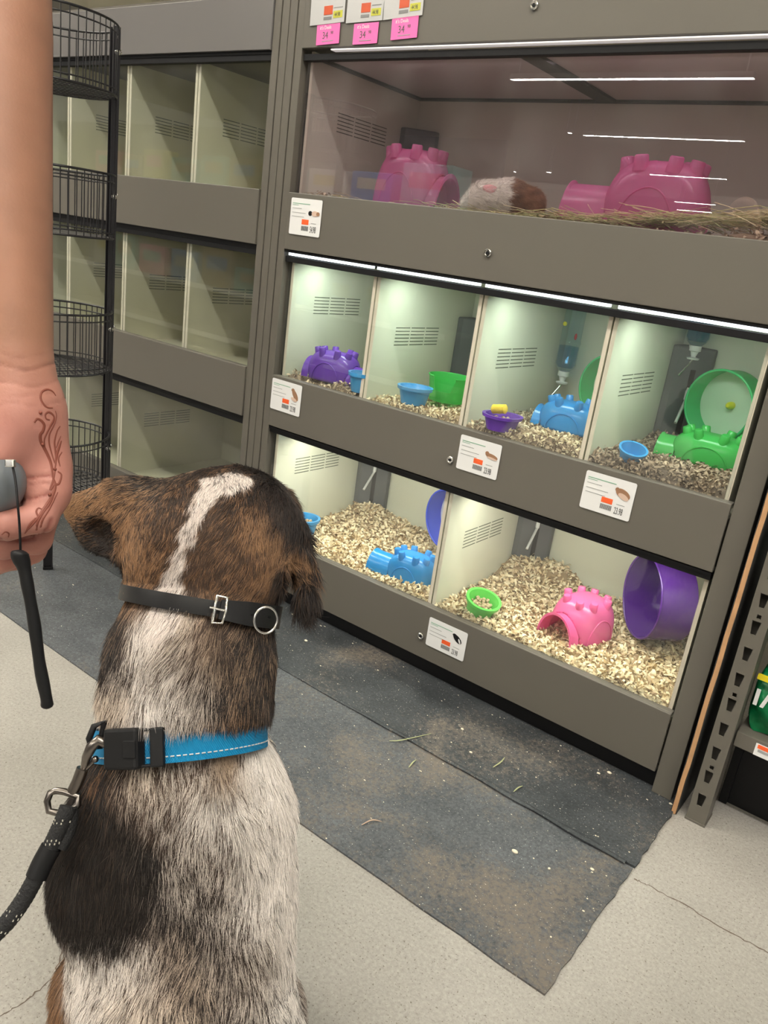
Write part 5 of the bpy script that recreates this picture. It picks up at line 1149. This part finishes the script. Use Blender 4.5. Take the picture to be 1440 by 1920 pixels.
# ------------------------------------------------------------- price cards clipped to the cabinet
def card(x, z, w, h, label, price, animal, tilt=0.0, lock_side=False):
    """w, h in metres; (x, z) lower left corner"""
    root = empty('price_card', (x, -.0055, z), 0, label, 'price tag', 'price cards on the cabinet fronts', rot=(0, -tilt, 0))
    b = MB(); r_ = .004; pts = []
    for (cx, cz, a0) in ((r_, r_, pi), (w-r_, r_, 1.5*pi), (w-r_, h-r_, 0), (r_, h-r_, .5*pi)):
        for k in range(5): a = a0+pi/2*k/4; pts.append((cx+r_*cos(a), cz+r_*sin(a)))
    Rx = Matrix.Rotation(pi/2, 4, 'X'); b.poly(pts, 0, .0008, Rx); b.build('card', M['white'], root)
    y0, y1 = -.0012, -.0008
    b = MB(); b.box(.006, w*.62, y0, y1, h-.013, h-.0115); b.box(.006, w*.25, y0, y1, h-.0165, h-.0155); b.build('heading', M['green_ink'], root)
    b = MB()
    for i, (l, dz) in enumerate(((.30, .023), (.44, .033), (.40, .042))): b.box(.006, .006+w*l, y0, y1, h-dz-.0012, h-dz)
    b.box(w*.70, w*.86, y0, y1, h*.345, h*.36); b.build('small_print', M['ink_mid'], root)
    b = MB(); b.box(w*.40, w*.62, y0, y1, h*.30, h*.44); b.build('orange_block', M['orange'], root)
    b = MB()
    for i in range(11): b.box(w*.40+i*w*.021, w*.40+i*w*.021+w*.012, y0, y1, h*.13, h*.26)
    b.build('barcode', M['ink'], root)
    if price: lettering('price', price, h*.25, .42, (w*.68, y0, h*.10), M['ink'], root)
    # little printed animal
    px_, pz = w*.80, h*.62
    lay = [.0012]
    def bl(pts, mat, nm):
        q = MB(); lay[0] += .00025
        for (cx, cz, rx, rz_, an) in pts:
            q.poly([(px_+w*(cx+rx*cos(t)*cos(an)-rz_*sin(t)*sin(an)), pz+w*(cz+rx*cos(t)*sin(an)+rz_*sin(t)*cos(an))) for t in np.linspace(0, 2*pi, 24, endpoint=False)], .0008, lay[0], Rx); lay[0] += .0001
        q.build(nm, mat, root)
    if animal == 'cavy': bl([(-.15, .0, .06, .055, 0)], M['black'], 'print_dark'); bl([(.0, 0, .10, .06, 0)], M['pale_fur'], 'print_body'); bl([(.10, .0, .05, .045, 0)], M['brown_fur'], 'print_rear')
    elif animal == 'gerbil': bl([(.0, .02, .15, .065, -.9), (-.08, .13, .05, .04, 0)], M['brown_fur'], 'print_body'); bl([(-.02, -.09, .10, .04, -.3)], M['pale_fur'], 'print_belly')
    elif animal == 'hamster': bl([(-.02, .02, .15, .085, -.35), (-.14, .08, .04, .04, 0)], M['brown_fur'], 'print_body'); bl([(.0, -.03, .11, .05, -.35)], M['pale_fur'], 'print_belly')
    elif animal == 'lean': bl([(0, .0, .15, .05, -.15), (-.11, .045, .045, .04, 0)], M['brown_fur'], 'print_body'); bl([(.02, -.04, .12, .022, -.1)], M['pale_fur'], 'print_belly')
    else: bl([(-.03, .03, .13, .065, -.6), (-.11, .10, .05, .03, 0)], M['black'], 'print_body'); bl([(.03, 0, .02, .06, .5)], M['white'], 'print_stripe')
    return root
card(.014, .998, .103, .085, 'price card with a black and tan guinea pig picture under the wide top cage', '54.98', 'cavy')
card(.003, .551, .108, .082, 'price card with a brown gerbil picture under the purple castle cage', '23.98', 'gerbil', radians(-.5))
card(.604, .548, .106, .079, '23.98 price card with a long brown hamster picture beside a lock', '23.98', 'lean')
card(.909, .549, .107, .079, '23.98 price card under the green wheel cage', '23.98', 'hamster')
card(.602, .095, .110, .075, '23.98 price card with a black and white animal on the bottom panel', '23.98', 'mouse')
lettering('small_price', 'CPL', .018, .45, (.078, -.0068, 1.008), M['ink'], None) if False else None
M['sleeve'] = glass_mat('clear_sleeve', (.97, .97, .97), .06, .8, .08)
for (x, zb, pinkx, pinkz, lab, tl) in ((.022, 1.456, .046, 1.414, 'leftmost white sleeved price card with pink deal ticket above the cabinet', .04), (.132, 1.457, .158, 1.413, 'middle white sleeved price card with pink 34.98 deal ticket', .02), (.238, 1.459, .264, 1.418, 'rightmost white sleeved price card with pink 34.98 deal ticket', .05)):
    root = empty('deal_card', (x, -.0055, zb), 0, lab, 'price tag', 'sleeved deal cards above the top cage', rot=(0, -tl, 0)); w = .104; h = .085
    b = MB(); b.box(0, w, -.0008, 0, 0, h); b.build('card', M['white'], root)
    b = MB(); b.box(-.002, w+.002, -.0030, -.0026, -.002, h); b.build('plastic_sleeve', M['sleeve'], root)
    b = MB(); b.box(.042, .068, -.0014, -.0008, .018, .036); b.build('orange_block', M['orange'], root)
    b = MB(); b.box(.071, .098, -.0014, -.0008, .010, .024); b.build('yellow_block', M['yellow_ink'], root)
    lettering('yellow_price', '44.98', .012, .62, (.075, -.0015, .0125), M['ink'], root)
    b = MB(); b.box(.042, .066, -.0014, -.0008, .008, .014); b.box(.012, .08, -.0014, -.0008, .052, .0535); b.box(.072, .098, -.0014, -.0008, .030, .0312); b.build('small_print', M['ink_mid'], root)
    b = MB(); b.box(pinkx-x, pinkx-x+.070, -.0016, -.0009, pinkz-zb, pinkz-zb+.041); o = b.build('pink_ticket', M['pink_ink'], root)
    lettering('ticket_heading', "it's Deals", .0105, .9, (pinkx-x+.010, -.0017, pinkz-zb+.031), M['white'], o)
    lettering('ticket_price', '34', .020, .9, (pinkx-x+.018, -.0017, pinkz-zb+.012), M['ink'], o); lettering('ticket_cents', '98', .009, .9, (pinkx-x+.043, -.0017, pinkz-zb+.020), M['ink'], o)
    b = MB(); b.box(pinkx-x+.018, pinkx-x+.052, -.0021, -.0016, pinkz-zb+.006, pinkz-zb+.0075); b.build('ticket_print', M['ink_mid'], o)

# ------------------------------------------------------------- litter on the floor
def crack(pts, w):
    b = MB(); r = random.Random(3); P = []
    for (a, c) in zip(pts[:-1], pts[1:]):
        for k in range(8):
            t = k/8; P.append((a[0]+(c[0]-a[0])*t + r.uniform(-.002, .002), a[1]+(c[1]-a[1])*t + r.uniform(-.002, .002), .0002))
    P.append((*pts[-1], .0002)); b.tube(P, [w*r.uniform(.4, 1) for _ in P], n=4, flat=(.15, 1)); return b.build('crack', M['crack'], fl)
crack([(.725, -1.20), (.736, -1.14), (.739, -1.106), (.733, -1.067), (.70, -1.03)], .0012)
crack([(1.262, -.268), (1.285, -.264), (1.355, -.261), (1.427, -.266), (1.487, -.260), (1.7, -.262)], .0016)
M['crumb'] = node_mat('pale_crumbs', (.72, .66, .52), .8); M['haygreen'] = node_mat('hay_blade', (.36, .38, .20), .7); M['haybrown'] = node_mat('dry_stem', (.42, .30, .22), .7)
b = MB(); r = random.Random(12)
for i in range(320):
    x = r.uniform(-1.3, 1.24); y = -.6*r.random()**1.7; s_ = r.uniform(.0006, .0018)*(1.5 if r.random() < .08 else 1); z = .0052 if y > -.245 else .0038
    b.ball((x, y, z+s_*.3), s_, 3, (r.uniform(.8, 1.8), r.uniform(.6, 1.2), .5))
for (x, y, s_) in ((1.075, -.374, .0050), (1.106, -.010, .004), (1.09, -.03, .003), (1.24, -.01, .003), (.86, -.18, .003), (.80, -.12, .003), (.30, -.10, .004)): b.ball((x, y, (.0048 if y > -.245 else .0034)+s_*.3), s_, 5, (1.3, .9, .6))
tag(b.build('crumbs', M['crumb']), 'pale crumbs and specks of bedding scattered over the rubber mats', 'crumbs', kind='stuff')
for i in range(14):
    x = .6+r.random()*.9; y = -1.0+r.random()*.7
HB = [((.716, -.282), (.735, -.262), (.762, -.189), 'longest green hay blade lying across the mat seam', 'haygreen'), ((.799, -.324), (.797, -.308), (.794, -.291), 'short hay blade in front of the mat seam', 'haygreen'),
      ((.921, -.189), (.925, -.165), (.921, -.140), 'curved hay blade nearest the cabinet toe', 'haygreen'), ((.991, -.227), (.993, -.212), (.995, -.196), 'short straight hay blade beside the mat seam', 'haygreen'),
      ((.839, -.526), (.846, -.505), (.859, -.491), 'brown dry stem near the front edge of the mat', 'haybrown')]
for (p0, p1, p2, lab, mt) in HB:
    b = MB(); z = .0062; P = smoothpath([(*p0, z), (*p1, z+.003), (*p2, z)], 6); P = [Vector((q[0], q[1], q[2]-(.001 if p0[1] < -.245 else 0))) for q in P]
    b.tube(P, [.0016*(.4+.6*sin(pi*min(1, max(0, (i+1)/len(P))))) for i in range(len(P))], 6, flat=(.4, 1)); tag(b.build('hay_blade', M[mt], smooth=60), lab, 'hay blade', 'stray hay blades on the mats')
# ------------------------------------------------------------- the shelf across the aisle (seen mirrored in the cage glass)
gd = empty('gondola_shelf', (-6.6, -3.35, 0), 0, 'low black shop shelf across the aisle, mirrored in the cage glass', 'shelf')
b = MB(); b.box(0, 5.2, 0, .03, 0, 1.75); b.build('back_board', M['black_metal'], gd)
for z in (.12, .50, .88, 1.26):
    b = MB(); b.box(0, 5.2, .03, .40, z-.02, z); o = b.build('shelf_board', M['paint'], gd); b = MB(); b.box(0, 5.2, .40, .405, z-.035, z+.004); b.build('price_rail', M['white'], o)
rc = random.Random(8); mats = [node_mat('pack_'+n, c, .35) for n, c in (('blue', (.02, .16, .50)), ('white', (.45, .45, .43)), ('yellow', (.40, .33, .06)), ('pink', (.65, .15, .3)), ('teal', (.05, .30, .32)), ('brown', (.25, .15, .08)))]
for z in (.50, .88, 1.26):
    x = 1.2
    while x < 4.7:
        w = rc.uniform(.26, .46); h = rc.uniform(.18, .31); i = rc.randrange(6); d_ = rc.uniform(.12, .28)
        b = MB(); b.box(0, w, 0, d_, 0, h); o = b.build('product_box', mats[i], loc=(-6.6+x, -3.35+.39-d_, z+.0005), bevel=.004)
        tag(o, ('blue', 'white', 'yellow', 'pink', 'teal', 'brown')[i]+' carton on the shop shelf across the aisle', 'box', ('blue', 'white', 'yellow', 'pink', 'teal', 'brown')[i]+' cartons across the aisle')
        q = MB(); q.box(w*.15, w*.85, d_, d_+.001, h*.45, h*.8); q.build('front_label', mats[(i+1) % 6], o)
        x += w+rc.uniform(.02, .10)
